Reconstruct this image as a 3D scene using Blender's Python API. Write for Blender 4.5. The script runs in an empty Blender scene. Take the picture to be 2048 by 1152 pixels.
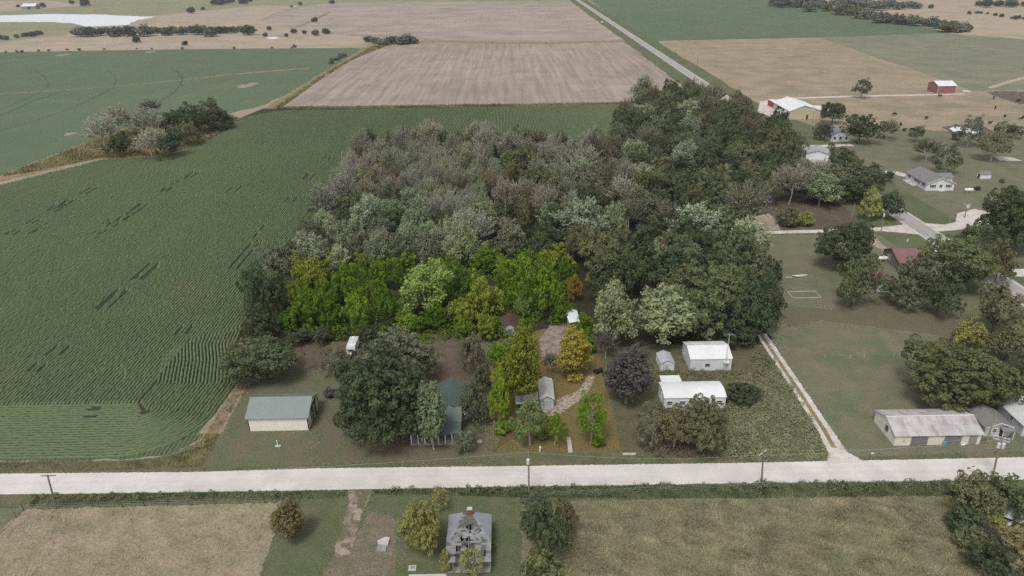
import bpy, math, random
import numpy as np
from mathutils import Matrix, Vector
SC = bpy.context.scene
COL = SC.collection
# ------------------------------------------------------------------ camera
FPX, CAMH = 1430.0, 80.0
TH, YAW, ROLL = math.radians(25.2412), math.radians(0.2132), math.radians(0.86)
fw = np.array([math.sin(YAW)*math.cos(TH), math.cos(YAW)*math.cos(TH), -math.sin(TH)])
r0 = np.array([math.cos(YAW), -math.sin(YAW), 0.0]); u0 = np.cross(r0, fw)
rt = r0*math.cos(ROLL) - u0*math.sin(ROLL); up = np.cross(rt, fw)
CAMP = np.array([0, 0, CAMH])
cam = bpy.data.cameras.new('camera'); co = bpy.data.objects.new('camera', cam); COL.objects.link(co)
co.matrix_world = Matrix(((rt[0], up[0], -fw[0], 0), (rt[1], up[1], -fw[1], 0), (rt[2], up[2], -fw[2], CAMH), (0, 0, 0, 1)))
cam.sensor_fit = 'HORIZONTAL'; cam.sensor_width = 36.0; cam.lens = 36.0*FPX/2048.0
cam.clip_start = 0.5; cam.clip_end = 20000
SC.camera = co
# ------------------------------------------------------------------ light: overcast, sun veiled behind the camera
w = bpy.data.worlds.new('World'); SC.world = w; w.use_nodes = True
nt = w.node_tree; nt.nodes.clear()
sky = nt.nodes.new('ShaderNodeTexSky'); sky.sky_type = 'NISHITA'; sky.sun_disc = False
SUN_EL, SUN_AZ = math.radians(60), math.radians(205)      # azimuth clockwise from north (+Y)
sky.sun_elevation = SUN_EL; sky.sun_rotation = SUN_AZ; sky.dust_density = 3.0; sky.air_density = 1.0
hs = nt.nodes.new('ShaderNodeHueSaturation'); hs.inputs['Saturation'].default_value = 0.22
bg = nt.nodes.new('ShaderNodeBackground'); bg.inputs['Strength'].default_value = 0.14
wo = nt.nodes.new('ShaderNodeOutputWorld')
nt.links.new(sky.outputs[0], hs.inputs['Color']); nt.links.new(hs.outputs[0], bg.inputs[0]); nt.links.new(bg.outputs[0], wo.inputs[0])
sl = bpy.data.lights.new('sun', 'SUN'); sl.energy = 1.7; sl.angle = math.radians(16); sl.color = (1, .97, .93)
so = bpy.data.objects.new('sun', sl); COL.objects.link(so)
sd = Vector((math.sin(SUN_AZ)*math.cos(SUN_EL), math.cos(SUN_AZ)*math.cos(SUN_EL), math.sin(SUN_EL)))
so.rotation_euler = sd.to_track_quat('Z', 'Y').to_euler(); so.location = (0, -50, 300)
SC.view_settings.view_transform = 'Standard'; SC.view_settings.look = 'None'
SC.view_settings.exposure = 0.0; SC.view_settings.gamma = 1.0
SC.view_settings.use_curve_mapping = False
SC.cycles.max_bounces = 5; SC.cycles.diffuse_bounces = 3; SC.cycles.glossy_bounces = 2
SC.cycles.transparent_max_bounces = 10; SC.cycles.use_denoising = False; SC.cycles.denoiser = 'OPENIMAGEDENOISE'; SC.cycles.denoising_input_passes = 'RGB_ALBEDO_NORMAL'; SC.cycles.denoising_prefilter = 'ACCURATE'
# ------------------------------------------------------------------ helpers
def ray(px, py):
    return fw + rt*(px-1024)/FPX - up*(py-576)/FPX
def G(px, py, z=0.0):
    d = ray(px, py); t = (z-CAMH)/d[2]
    return CAMP + d*t
def depth(p):
    return float((np.asarray(p)-CAMP) @ fw)
def P(p):
    d = np.asarray(p, float)-CAMP; z = d @ fw
    return 1024+FPX*(d @ rt)/z, 576-FPX*(d @ up)/z
def height_at(base, py):
    lo, hi = 0.0, 60.0
    for _ in range(40):
        m = (lo+hi)/2
        if P((base[0], base[1], m))[1] > py: lo = m
        else: hi = m
    return lo
def S(r, g, b, k=1.0):
    f = lambda c: (c/255/12.92 if c/255 <= .04045 else ((c/255+.055)/1.055)**2.4)*k
    return (f(r), f(g), f(b), 1.0)
def tag(o, label=None, cat=None, group=None, kind=None):
    if label: o['label'] = label
    if cat: o['category'] = cat
    if group: o['group'] = group
    if kind: o['kind'] = kind
    return o
def empty(name, loc, rz=0.0, sc=None):
    o = bpy.data.objects.new(name, None); o.location = loc; o.rotation_euler = (0, 0, rz)
    o.empty_display_size = .3
    if sc is not None: o.scale = sc
    COL.objects.link(o); return o
def link(name, me, mat=None, parent=None):
    o = bpy.data.objects.new(name, me); COL.objects.link(o)
    if mat is not None and not me.materials: me.materials.append(mat)
    if parent is not None: o.parent = parent
    return o
def np_mesh(name, V, F, rnd=None):
    V = np.asarray(V, np.float32); F = np.asarray(F, np.int32); n, k = F.shape
    me = bpy.data.meshes.new(name); me.vertices.add(len(V)); me.vertices.foreach_set('co', V.ravel())
    me.loops.add(n*k); me.loops.foreach_set('vertex_index', F.ravel())
    me.polygons.add(n); me.polygons.foreach_set('loop_start', np.arange(0, n*k, k, dtype=np.int32))
    if rnd is not None:
        a = me.attributes.new('rnd', 'FLOAT', 'FACE'); a.data.foreach_set('value', np.asarray(rnd, np.float32))
    me.update(calc_edges=True); return me
class MB:
    def __init__(s): s.v = []; s.f = []
    def quad(s, *p):
        n = len(s.v); s.v += [tuple(map(float, q)) for q in p]; s.f.append(tuple(range(n, n+len(p)))); return s
    def box(s, x0, x1, y0, y1, z0, z1):
        n = len(s.v)
        s.v += [(x, y, z) for z in (z0, z1) for x, y in ((x0, y0), (x1, y0), (x1, y1), (x0, y1))]
        s.f += [tuple(n+i for i in q) for q in ((3, 2, 1, 0), (4, 5, 6, 7), (0, 1, 5, 4), (1, 2, 6, 5), (2, 3, 7, 6), (3, 0, 4, 7))]
        return s
    def tube(s, p0, p1, r0, r1=None, n=8, cap=True):
        r1 = r0 if r1 is None else r1
        p0 = np.asarray(p0, float); p1 = np.asarray(p1, float); d = p1-p0; d /= np.linalg.norm(d)
        a = np.cross(d, (0, 0, 1) if abs(d[2]) < .9 else (1, 0, 0)); a /= np.linalg.norm(a); b = np.cross(d, a)
        k = len(s.v)
        for p, r in ((p0, r0), (p1, r1)):
            for i in range(n):
                t = 2*math.pi*i/n; s.v.append(tuple(p+r*(a*math.cos(t)+b*math.sin(t))))
        for i in range(n):
            j = (i+1) % n; s.f.append((k+i, k+j, k+n+j, k+n+i))
        if cap: s.f.append(tuple(k+n+i for i in range(n))); s.f.append(tuple(k+n-1-i for i in range(n)))
        return s
    def prism(s, pts, lo, hi, axis):
        """closed outline pts extruded between lo and hi along axis 0, 1 or 2"""
        n = len(s.v); m = len(pts)
        for c in (lo, hi):
            for a, b in pts:
                s.v.append((c, a, b) if axis == 0 else (a, c, b) if axis == 1 else (a, b, c))
        s.f.append(tuple(n+i for i in range(m))[::-1]); s.f.append(tuple(n+m+i for i in range(m)))
        for i in range(m):
            j = (i+1) % m; s.f.append((n+i, n+j, n+m+j, n+m+i))
        return s
    def lathe(s, prof, n=12, c=(0, 0, 0)):
        k = len(s.v)
        for r, z in prof:
            for i in range(n):
                t = 2*math.pi*i/n; s.v.append((c[0]+r*math.cos(t), c[1]+r*math.sin(t), c[2]+z))
        for q in range(len(prof)-1):
            for i in range(n):
                j = (i+1) % n; a = k+q*n
                s.f.append((a+i, a+j, a+n+j, a+n+i))
        return s
    def build(s, name, mat, parent=None, smooth=False, bevel=0, color=None):
        me = bpy.data.meshes.new(name); me.from_pydata(s.v, [], s.f); me.update()
        import bmesh
        bm = bmesh.new(); bm.from_mesh(me); bmesh.ops.recalc_face_normals(bm, faces=bm.faces)
        if bevel: bmesh.ops.bevel(bm, geom=[e for e in bm.edges if e.is_manifold and e.calc_face_angle(0) > .6], offset=bevel, segments=1, affect='EDGES')
        bm.to_mesh(me); bm.free()
        if smooth: me.polygons.foreach_set('use_smooth', [True]*len(me.polygons))
        o = link(name, me, mat, parent)
        if color: o.color = color
        return o
# ------------------------------------------------------------------ materials
class N:
    def __init__(s, name):
        s.m = bpy.data.materials.new(name); s.m.use_nodes = True; s.t = s.m.node_tree; s.t.nodes.clear()
        s.out = s.n('OutputMaterial'); s.b = s.n('BsdfPrincipled'); s.l(s.b.outputs[0], s.out.inputs[0])
        s.b.inputs['Specular IOR Level'].default_value = .15; s.b.inputs['Roughness'].default_value = .85
        s.co = s.n('TexCoord').outputs['Object']
    def n(s, typ, **kw):
        x = s.t.nodes.new('ShaderNode'+typ)
        for k, v in kw.items(): setattr(x, k, v)
        return x
    def l(s, a, b): s.t.links.new(a, b)
    def put(s, sock, v):
        if hasattr(v, 'is_linked') or hasattr(v, 'links'): s.l(v, sock)
        else: sock.default_value = v
    def noise(s, scale, detail=3, rough=.55, vec=None, stretch=None, dist=0):
        x = s.n('TexNoise'); x.inputs['Scale'].default_value = scale; x.inputs['Detail'].default_value = detail
        x.inputs['Roughness'].default_value = rough; x.inputs['Distortion'].default_value = dist
        v = vec or s.co
        if stretch:
            mp = s.n('Mapping'); mp.inputs['Scale'].default_value = stretch; s.l(v, mp.inputs[0]); v = mp.outputs[0]
        s.l(v, x.inputs['Vector']); return x.outputs[0]
    def ramp(s, fac, stops):
        x = s.n('ValToRGB'); e = x.color_ramp.elements
        while len(e) < len(stops): e.new(.5)
        for i, (p, c) in enumerate(stops):
            e[i].position = p; e[i].color = c if hasattr(c, '__len__') else (c, c, c, 1)
        s.put(x.inputs[0], fac); return x.outputs[0]
    def mix(s, fac, a, b, mode='MIX'):
        x = s.n('Mix', data_type='RGBA', blend_type=mode); x.clamp_factor = True
        s.put(x.inputs[0], fac); s.put(x.inputs[6], a); s.put(x.inputs[7], b); return x.outputs[2]
    def math(s, op, a, b=0.0):
        x = s.n('Math', operation=op); s.put(x.inputs[0], a); s.put(x.inputs[1], b); return x.outputs[0]
    def bump(s, h, strength=.3, dist=.1):
        x = s.n('Bump'); x.inputs['Strength'].default_value = strength; x.inputs['Distance'].default_value = dist
        s.l(h, x.inputs['Height']); s.l(x.outputs[0], s.b.inputs['Normal'])
    def done(s, col): s.put(s.b.inputs['Base Color'], col); return s.m
def ground_mat(name, a, b, c=None, big=.03, mid=.22, fine=2.2, famp=.45, stripe=None, speck=None, bump=.5, cut=(.40, .62), track=None):
    n = N(name)
    col = n.mix(n.ramp(n.noise(big, 4, .6), [(.38, 0.), (.62, 1.)]), a, b)
    if c: col = n.mix(n.ramp(n.noise(mid, 5, .65), [(cut[0], 0.), (cut[1], 1.)]), col, c)
    if stripe:      # (axis, period m, amount, wobble)
        ax, per, amt, wob = stripe
        st = (1/per, .012, 1) if ax == 'y' else (.012, 1/per, 1)
        v = n.ramp(n.noise(1.0, 3, .6, stretch=st, dist=wob), [(.3, 1-amt), (.7, 1+amt)])
        col = n.mix(1.0, col, v, 'MULTIPLY')
    if track:       # fine regular planting rows
        ax, per, amt = track
        wv = n.n('TexWave', wave_type='BANDS', bands_direction='X' if ax == 'y' else 'Y'); wv.inputs['Scale'].default_value = 2*math.pi/per/20
        wv.inputs['Distortion'].default_value = .6; wv.inputs['Detail Scale'].default_value = .3
        n.l(n.co, wv.inputs['Vector'])
        col = n.mix(1.0, col, n.ramp(wv.outputs['Fac'], [(0, 1-amt), (1, 1+amt*.4)]), 'MULTIPLY')
    f = n.noise(fine, 4, .75)
    col = n.mix(1.0, col, n.ramp(f, [(.25, 1-famp), (.5, 1.), (.78, 1+famp)]), 'MULTIPLY')
    if speck:
        sc, s2, th = speck
        col = n.mix(n.ramp(n.noise(s2, 2, .6), [(th, 0.), (th+.06, 1.)]), col, sc)
    n.bump(f, bump, .12)
    n.b.inputs['Specular IOR Level'].default_value = .05
    return n.done(col)
def plain(name, col, rough=.7, var=.12, scale=1.5, spec=.2, metal=0, rib=None, stain=None):
    """painted or raw surface; rib=(axis, spacing) gives pressed sheet relief; stain=(colour, scale, threshold, stretch)"""
    n = N(name); c = n.mix(1.0, col, n.ramp(n.noise(scale, 4, .6), [(.3, 1-var), (.7, 1+var*.6)]), 'MULTIPLY')
    if stain:
        c = n.mix(n.ramp(n.noise(stain[1], 4, .7, stretch=stain[3]), [(stain[2], 0.), (stain[2]+.15, .8)]), c, stain[0])
    if rib:
        wv = n.n('TexWave', wave_type='BANDS', bands_direction=rib[0]); wv.inputs['Scale'].default_value = math.pi*2/rib[1]/20
        n.l(n.co, wv.inputs['Vector']); n.bump(wv.outputs['Fac'], .8, rib[2] if len(rib) > 2 else .03)
    n.b.inputs['Roughness'].default_value = rough; n.b.inputs['Specular IOR Level'].default_value = spec
    n.b.inputs['Metallic'].default_value = metal
    return n.done(c)
def leaf_mat(name, kmin=.72, kmax=1.3, warm=.35):
    n = N(name); oi = n.n('ObjectInfo'); at = n.n('Attribute', attribute_name='rnd')
    c = n.mix(1.0, oi.outputs['Color'], n.ramp(at.outputs['Fac'], [(0, kmin), (1, kmax)]), 'MULTIPLY')
    yl = n.mix(1.0, c, (1.18, 1.06, .78, 1), 'MULTIPLY')
    c = n.mix(n.ramp(n.noise(.16, 2), [(.5, 0.), (.75, warm)]), c, yl)
    tr = n.n('BsdfTranslucent'); n.l(c, tr.inputs[0]); df = n.n('BsdfDiffuse'); n.l(c, df.inputs[0])
    ms = n.n('MixShader'); ms.inputs[0].default_value = .22; n.l(df.outputs[0], ms.inputs[1]); n.l(tr.outputs[0], ms.inputs[2])
    n.l(ms.outputs[0], n.out.inputs[0]); n.t.nodes.remove(n.b)
    return n.m
def grass_mat(name, a, b, c, big=.07):
    n = N(name); at = n.n('Attribute', attribute_name='rnd')
    col = n.mix(n.ramp(n.noise(big, 4, .62), [(.4, 0.), (.6, 1.)]), a, b)
    col = n.mix(n.ramp(n.noise(big*3.7, 4, .65), [(.5, 0.), (.66, .8)]), col, c)
    col = n.mix(1.0, col, n.ramp(at.outputs['Fac'], [(0, .5), (1, 1.5)]), 'MULTIPLY')
    df = n.n('BsdfDiffuse'); n.l(col, df.inputs[0]); n.l(df.outputs[0], n.out.inputs[0]); n.t.nodes.remove(n.b)
    return n.m
# ------------------------------------------------------------------ ground sheets
RNG = np.random.default_rng(5)
def rough_edge(pts, step, amp):
    out = []
    for i in range(len(pts)):
        a, b = np.asarray(pts[i][:2], float), np.asarray(pts[(i+1) % len(pts)][:2], float)
        L = np.linalg.norm(b-a); k = max(1, min(160, int(L/step)))
        nrm = np.array([-(b-a)[1], (b-a)[0]])/max(L, 1e-6)
        wob = 0
        for j in range(k):
            wob = .6*wob + RNG.normal()*amp*.8
            out.append(a+(b-a)*j/k + nrm*(wob if j else 0))
    return out
_layer = [0]
def sheet(name, pts, mat, label, step=2.0, amp=.35, px=True, z=None):
    if px: pts = [G(*q) for q in pts]
    q = rough_edge(pts, step, amp) if amp else [np.asarray(p[:2]) for p in pts]
    _layer[0] += 1; zz = .0012*_layer[0] if z is None else z
    me = bpy.data.meshes.new(name); me.from_pydata([(p[0], p[1], zz) for p in q], [], [tuple(range(len(q)))]); me.update()
    if me.polygons[0].normal.z < 0: me.flip_normals()
    return tag(link(name, me, mat), label, kind='structure')
_soft = {}
def softened(mat, scale):
    """the same ground with an organic, thinning rim (vertex attribute edge: 0 at the rim, 1 inside)"""
    k = (mat.name, scale)
    if k not in _soft:
        m = mat.copy(); t = m.node_tree; out = next(x for x in t.nodes if x.type == 'OUTPUT_MATERIAL'); src = out.inputs[0].links[0].from_socket
        at = t.nodes.new('ShaderNodeAttribute'); at.attribute_name = 'edge'; nz = t.nodes.new('ShaderNodeTexNoise'); nz.inputs['Scale'].default_value = scale; nz.inputs['Detail'].default_value = 5; nz.inputs['Roughness'].default_value = .7
        tc = t.nodes.new('ShaderNodeTexCoord'); t.links.new(tc.outputs['Object'], nz.inputs['Vector'])
        ad = t.nodes.new('ShaderNodeMath'); ad.operation = 'ADD'; t.links.new(at.outputs['Fac'], ad.inputs[0]); t.links.new(nz.outputs[0], ad.inputs[1])
        rp = t.nodes.new('ShaderNodeMapRange'); rp.inputs['From Min'].default_value = .985; rp.inputs['From Max'].default_value = 1.0; t.links.new(ad.outputs[0], rp.inputs[0])
        tr = t.nodes.new('ShaderNodeBsdfTransparent'); mx = t.nodes.new('ShaderNodeMixShader')
        t.links.new(rp.outputs[0], mx.inputs[0]); t.links.new(tr.outputs[0], mx.inputs[1]); t.links.new(src, mx.inputs[2]); t.links.new(mx.outputs[0], out.inputs[0]); _soft[k] = m
    return _soft[k]
def soft(name, pts, mat, label, w=1.2, scale=.9, px=True):
    """ground sheet as a fine grid that thins out over w metres either side of its outline"""
    P_ = np.array([np.asarray(G(*q) if px else q, float)[:2] for q in pts]); lo, hi = P_.min(0)-w, P_.max(0)+w
    cs = max(w*.45, math.sqrt((hi-lo).prod()/26000)); nx, ny = (np.ceil((hi-lo)/cs).astype(int)+1)
    X, Y = np.meshgrid(lo[0]+np.arange(nx)*cs, lo[1]+np.arange(ny)*cs); X, Y = X.ravel(), Y.ravel()
    d = np.full(len(X), 1e9)
    for i in range(len(P_)):
        a, b = P_[i], P_[(i+1) % len(P_)]; ab = b-a; t = np.clip(((X-a[0])*ab[0]+(Y-a[1])*ab[1])/(ab @ ab+1e-12), 0, 1)
        d = np.minimum(d, np.hypot(X-a[0]-t*ab[0], Y-a[1]-t*ab[1]))
    d[~inside(P_, X, Y)] *= -1
    i, j = np.meshgrid(np.arange(nx-1), np.arange(ny-1)); q = (j*nx+i).ravel(); F = np.stack([q, q+1, q+nx+1, q+nx], 1)
    F = F[(d[F] > -w).any(1)]; u, inv = np.unique(F, return_inverse=True)
    _layer[0] += 1; me = np_mesh(name, np.stack([X[u], Y[u], np.full(len(u), .0012*_layer[0])], 1), inv.reshape(F.shape))
    at = me.attributes.new('edge', 'FLOAT', 'POINT'); at.data.foreach_set('value', np.clip(.5+.5*d[u]/w, 0, 1).astype(np.float32))
    return tag(link(name, me, softened(mat, scale)), label, kind='structure')
def ribbon(name, line, width, mat, label, step=2.0, amp=.2, px=True, w=None):
    pts = [np.asarray(G(*q) if px else q, float)[:2] for q in line]
    L, R = [], []
    for i, p in enumerate(pts):
        t = pts[min(i+1, len(pts)-1)]-pts[max(i-1, 0)]; t = t/np.linalg.norm(t); nn = np.array([-t[1], t[0]])
        wd = width[i] if hasattr(width, '__len__') else width
        L.append(p+nn*wd/2); R.append(p-nn*wd/2)
    if w: return soft(name, L+R[::-1], mat, label, w, 1.1/w, px=False)
    return sheet(name, L+R[::-1], mat, label, step, amp, px=False)
def inside(poly, X, Y):
    poly = [(p[0], p[1]) for p in poly]; r = np.zeros(len(X), bool); j = len(poly)-1
    for i in range(len(poly)):
        xi, yi = poly[i]; xj, yj = poly[j]
        c = ((yi > Y) != (yj > Y)) & (X < (xj-xi)*(Y-yi)/(yj-yi+1e-12)+xi); r ^= c; j = i
    return r
def scatter_pts(poly, dens, rng):
    A = np.array([p[:2] for p in poly]); lo, hi = A.min(0), A.max(0)
    n = int((hi-lo).prod()*dens); X = rng.uniform(lo[0], hi[0], n); Y = rng.uniform(lo[1], hi[1], n)
    k = inside(poly, X, Y); return X[k], Y[k]
def swirl(X, Y, s, rng):
    a = np.zeros(len(X))
    for _ in range(5):
        kx, ky = rng.normal(0, 1/s, 2); a += np.sin(X*kx+Y*ky+rng.uniform(0, 6.3))
    return a
def grass(name, label, poly, dens, h, wd, mat, lean=.5, seed=1, px=True, sw=5.0, group=None):
    """real blades, three a tuft, leaning the way the wind laid them"""
    rng = np.random.default_rng(seed)
    if px: poly = [G(*q) for q in poly]
    X, Y = scatter_pts(poly, dens, rng); n = len(X)
    th = swirl(X, Y, sw, rng)*1.3 + rng.normal(0, .5, n); pat = swirl(X, Y, sw*1.6, rng)
    fine = swirl(X, Y, .34, rng)/1.6; fine2 = swirl(X*np.cos(.7)+Y*np.sin(.7), .35*(Y*np.cos(.7)-X*np.sin(.7)), .3, rng)/1.6
    H = rng.uniform(h[0], h[1], n)*(1+.12*np.clip(pat, -1.8, 1.8)+.25*np.clip(fine, -1.2, 1.2)); L = H*(lean+rng.normal(0, .25, n))
    wa = rng.uniform(0, 6.28, n); cx, cy = np.cos(wa)*wd/2, np.sin(wa)*wd/2
    V = np.empty((n, 3, 3), np.float32)
    V[:, 0] = np.stack([X-cx, Y-cy, np.full(n, 0.)], 1); V[:, 1] = np.stack([X+cx, Y+cy, np.full(n, 0.)], 1)
    V[:, 2] = np.stack([X+np.cos(th)*L, Y+np.sin(th)*L, H], 1)
    me = np_mesh(name, V.reshape(-1, 3), np.arange(3*n).reshape(n, 3), np.clip(rng.normal(.48, .17, n)+.03*pat+.12*fine+.10*fine2, 0, 1))
    return tag(link(name, me, mat), label, group=group, kind='stuff')
def cards(C, Nn, T, a, b):
    """rhombic leaf sprays at C, facing Nn, long axis near T"""
    B = np.cross(Nn, T); B /= np.linalg.norm(B, axis=1)[:, None]+1e-9; T = np.cross(B, Nn)
    a = a[:, None]; b = b[:, None]
    return np.stack([C-T*a, C+B*b, C+T*a, C-B*b], 1)
def unit(v): return v/(np.linalg.norm(v, axis=-1, keepdims=True)+1e-9)
def weeds(name, label, poly, dens, rad, hgt, nleaf, mat, seed=2, px=True, leaf=.22, color=None):
    rng = np.random.default_rng(seed)
    if px: poly = [G(*q) for q in poly]
    X, Y = scatter_pts(poly, dens, rng); n = len(X)
    R = rng.uniform(rad[0], rad[1], n); Hh = rng.uniform(hgt[0], hgt[1], n)*(1+.3*np.clip(swirl(X, Y, 4, rng), -1.5, 1.5))
    i = np.repeat(np.arange(n), nleaf); m = len(i)
    d = unit(rng.normal(size=(m, 3))); d[:, 2] = np.abs(d[:, 2])
    C = np.stack([X[i]+d[:, 0]*R[i], Y[i]+d[:, 1]*R[i], np.maximum(.04, d[:, 2]*Hh[i])], 1)*1.0
    Nn = unit(d+rng.normal(0, .55, (m, 3))+np.array([0, 0, .5])); T = unit(rng.normal(size=(m, 3))+np.array([0, 0, .6]))
    s = leaf*rng.uniform(.6, 1.3, m)
    V = cards(C, Nn, T, s, s*.5)
    cr = rng.uniform(0, 1, n)[i]*.5+rng.uniform(0, 1, m)*.5
    o = link(name, np_mesh(name, V.reshape(-1, 3), np.arange(4*m).reshape(m, 4), cr), mat)
    if color: o.color = color
    return tag(o, label, kind='stuff')
# ------------------------------------------------------------------ SETTING: ground, fields, roads, water
LAWN = ground_mat('mown_grass', S(98, 106, 79), S(109, 111, 87), S(119, 114, 96), .05, .18, 3.0, .38, speck=(S(122, 108, 92), 3.5, .66))
LAWN2 = ground_mat('yard_grass', S(98, 99, 77), S(110, 103, 87), S(93, 102, 74), .06, .3, 3.0, .4, speck=(S(122, 104, 90), 4.2, .6))
LITTER = ground_mat('leaf_litter', S(92, 81, 70), S(106, 92, 82), S(84, 78, 66), .09, .4, 4.0, .5, speck=(S(140, 118, 102), 5.0, .6))
THINLAWN = ground_mat('thin_lawn', S(104, 98, 80), S(110, 101, 86), S(98, 101, 78), .08, .3, 3.0, .42, speck=(S(128, 110, 94), 4.0, .62))  # thin, browner grass strewn with fallen leaves
WOODFLOOR = ground_mat('wood_floor', S(56, 52, 42), S(70, 62, 50), S(50, 54, 38), .1, .5, 3.0, .5)  # dark leaf litter of the wood
PASTURE = ground_mat('dry_pasture', S(146, 134, 112), S(130, 126, 102), S(158, 142, 122), .012, .06, .7, .3, bump=.8)
PASTURE2 = ground_mat('green_pasture', S(124, 126, 106), S(136, 132, 110), S(116, 118, 98), .012, .05, .7, .28, bump=.8)
FARGRASS = ground_mat('far_pasture', S(164, 150, 130), S(150, 142, 120), S(172, 156, 138), .008, .03, .4, .25, bump=.8)
FARGREEN = ground_mat('far_meadow', S(134, 136, 104), S(122, 130, 100), S(146, 140, 112), .01, .04, .5, .25, bump=.8)
FARSTUB = ground_mat('far_stubble', S(154, 142, 132), S(142, 132, 121), S(166, 152, 140), .006, .02, .4, .14, stripe=('x', 16, .07, .3))
PLOW = ground_mat('harvested_stubble', S(148, 136, 125), S(160, 146, 134), S(136, 130, 112), .012, .04, 1.2, .2, stripe=('y', 3.2, .2, .25), bump=.6, cut=(.5, .7))
SOYFAR = ground_mat('bean_canopy', S(90, 106, 83), S(96, 110, 85), S(106, 114, 84), .008, .035, .9, .22, stripe=('y', 3.5, .05, .3), cut=(.5, .75))
SOYFLAT = ground_mat('bean_canopy_flat', S(86, 100, 74), S(92, 104, 76), S(101, 107, 76), .008, .035, 1.0, .25, track=('y', .76, .35), cut=(.5, .75))
SCUFF = ground_mat('scuffed_ground', S(122, 112, 98), S(112, 104, 88), S(104, 102, 80), .2, .6, 3.0, .45, speck=(S(150, 136, 122), 4.0, .62), cut=(.48, .6))
PRESSED = ground_mat('pressed_beans', S(78, 90, 66), S(84, 94, 70), None, .05, .3, 1.5, .2)
SOIL = ground_mat('field_soil', S(64, 66, 52), S(78, 76, 62), S(58, 62, 46), .05, .3, 3.0, .35)
BARE = ground_mat('bare_dirt', S(142, 130, 122), S(124, 112, 100), S(160, 148, 140), .1, .5, 3.0, .35)
MARGIN = ground_mat('weedy_margin', S(126, 118, 86), S(108, 110, 78), S(148, 130, 102), .06, .25, 1.4, .4)
VERGE = ground_mat('roadside_grass', S(100, 102, 78), S(118, 110, 88), S(84, 96, 66), .07, .3, 2.6, .45)
DRYFIELD = ground_mat('dry_hayfield', S(148, 137, 115), S(156, 144, 122), S(132, 126, 102), .06, .3, 2.6, .4)
TALLFIELD = ground_mat('rank_grass_floor', S(124, 117, 92), S(130, 122, 98), S(112, 112, 86), .07, .3, 2.6, .5)
LOTGRASS = ground_mat('warm_grass', S(114, 106, 68), S(102, 103, 66), S(118, 100, 68), .09, .35, 3.0, .4, speck=(S(136, 112, 72), 4.0, .62))
LOTEARTH = ground_mat('warm_leaf_litter', S(102, 86, 62), S(112, 82, 60), S(96, 90, 56), .12, .45, 3.0, .45, speck=(S(160, 128, 96), 4.0, .6))
GRAVEL = ground_mat('crushed_limestone', S(200, 196, 191), S(191, 187, 181), S(208, 204, 199), .03, .2, 4.0, .08, stripe=('x', 1.0, .06, .3), bump=.2)
LANE = ground_mat('lane_gravel', S(196, 188, 180), S(178, 168, 158), S(206, 200, 192), .06, .4, 3.5, .18, bump=.25)
CRUSH = ground_mat('rough_stone', S(138, 120, 94), S(120, 106, 78), S(182, 172, 160), .5, 1.3, 3.0, .3, bump=.5)
ASPH = ground_mat('weathered_asphalt', S(158, 154, 152), S(148, 145, 144), S(166, 162, 158), .03, .3, 4.0, .1, stripe=('y', 1.6, .05, .2), bump=.1)
LINE = plain('road_paint', S(226, 226, 222), .7, .15, .6)
YLINE = plain('yellow_road_paint', S(198, 170, 96), .7, .2, .6)
CONC = plain('old_concrete', S(188, 184, 178), .9, .16, .8, .1)
n_ = N('pond_sky_tint'); n_.b.inputs['Roughness'].default_value = .5; n_.b.inputs['Specular IOR Level'].default_value = .5
n_.bump(n_.noise(.35, 3), .12, .1); POND = n_.done(S(222, 226, 230))  # pale base colour stands in for the sky reflected on the water

sheet('ground', [(-4500, -300), (4500, -300), (4500, 7000), (-4500, 7000)], PASTURE, 'dry grassland running to the horizon', amp=0, px=False, z=0.0)
# far country at the top of the view
sheet('meadow', [(-400, -14), (1180, -10), (1160, 3), (700, 3), (600, 12), (440, 24), (350, 27), (270, 33), (0, 31), (-400, 30)], FARGREEN, 'pale green meadow beyond the pond', 8, 1.5)
sheet('pasture', [(-400, 4), (95, 1), (180, 9), (90, 17), (0, 23), (-400, 34)], FARGRASS, 'dry pasture behind the far barn', 8, 1.5)
sheet('pasture', [(270, 36), (360, 26), (470, 16), (520, 11), (600, 12), (560, 22), (520, 40), (590, 60), (740, 76), (745, 82), (690, 96), (400, 98), (180, 100), (0, 104), (-300, 112), (-300, 94), (0, 84), (130, 71), (150, 60), (260, 50)], FARGRASS, 'pale dry pasture with scattered cedars below the pond', 6, 1.2)
sheet('meadow', [(-400, 46), (0, 43), (110, 44), (165, 53), (150, 62), (100, 69), (0, 86), (-400, 100)], FARGREEN, 'yellow green slope on the near side of the pond', 6, 1.2)
sheet('pond', [(-300, 30), (0, 31), (100, 28), (200, 29), (290, 33), (312, 33), (275, 40), (255, 50), (180, 53), (140, 46), (110, 44), (0, 44), (-300, 47)], POND, 'bright pond with the white sky painted into its colour', 6, 1.5)
sheet('stubble_field', [(640, 9), (720, 4), (1120, 3), (1155, 2), (1240, 76), (1235, 82), (870, 80), (830, 72), (700, 68), (590, 60), (520, 42), (560, 24)], FARSTUB, 'distant brownish stubble field left of the highway', 6, 1.2)
ribbon('field_track', [(700, 67), (790, 55), (900, 47), (1040, 34), (1190, 32)], 3.2, FARGRASS, 'pale grassy waterway crossing the distant stubble field', 6, .8, w=3)
ribbon('field_track', [(590, 55), (620, 44), (660, 24)], 5, MARGIN, 'weedy strip on the west side of the distant stubble field', 6, .8, w=3)
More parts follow.
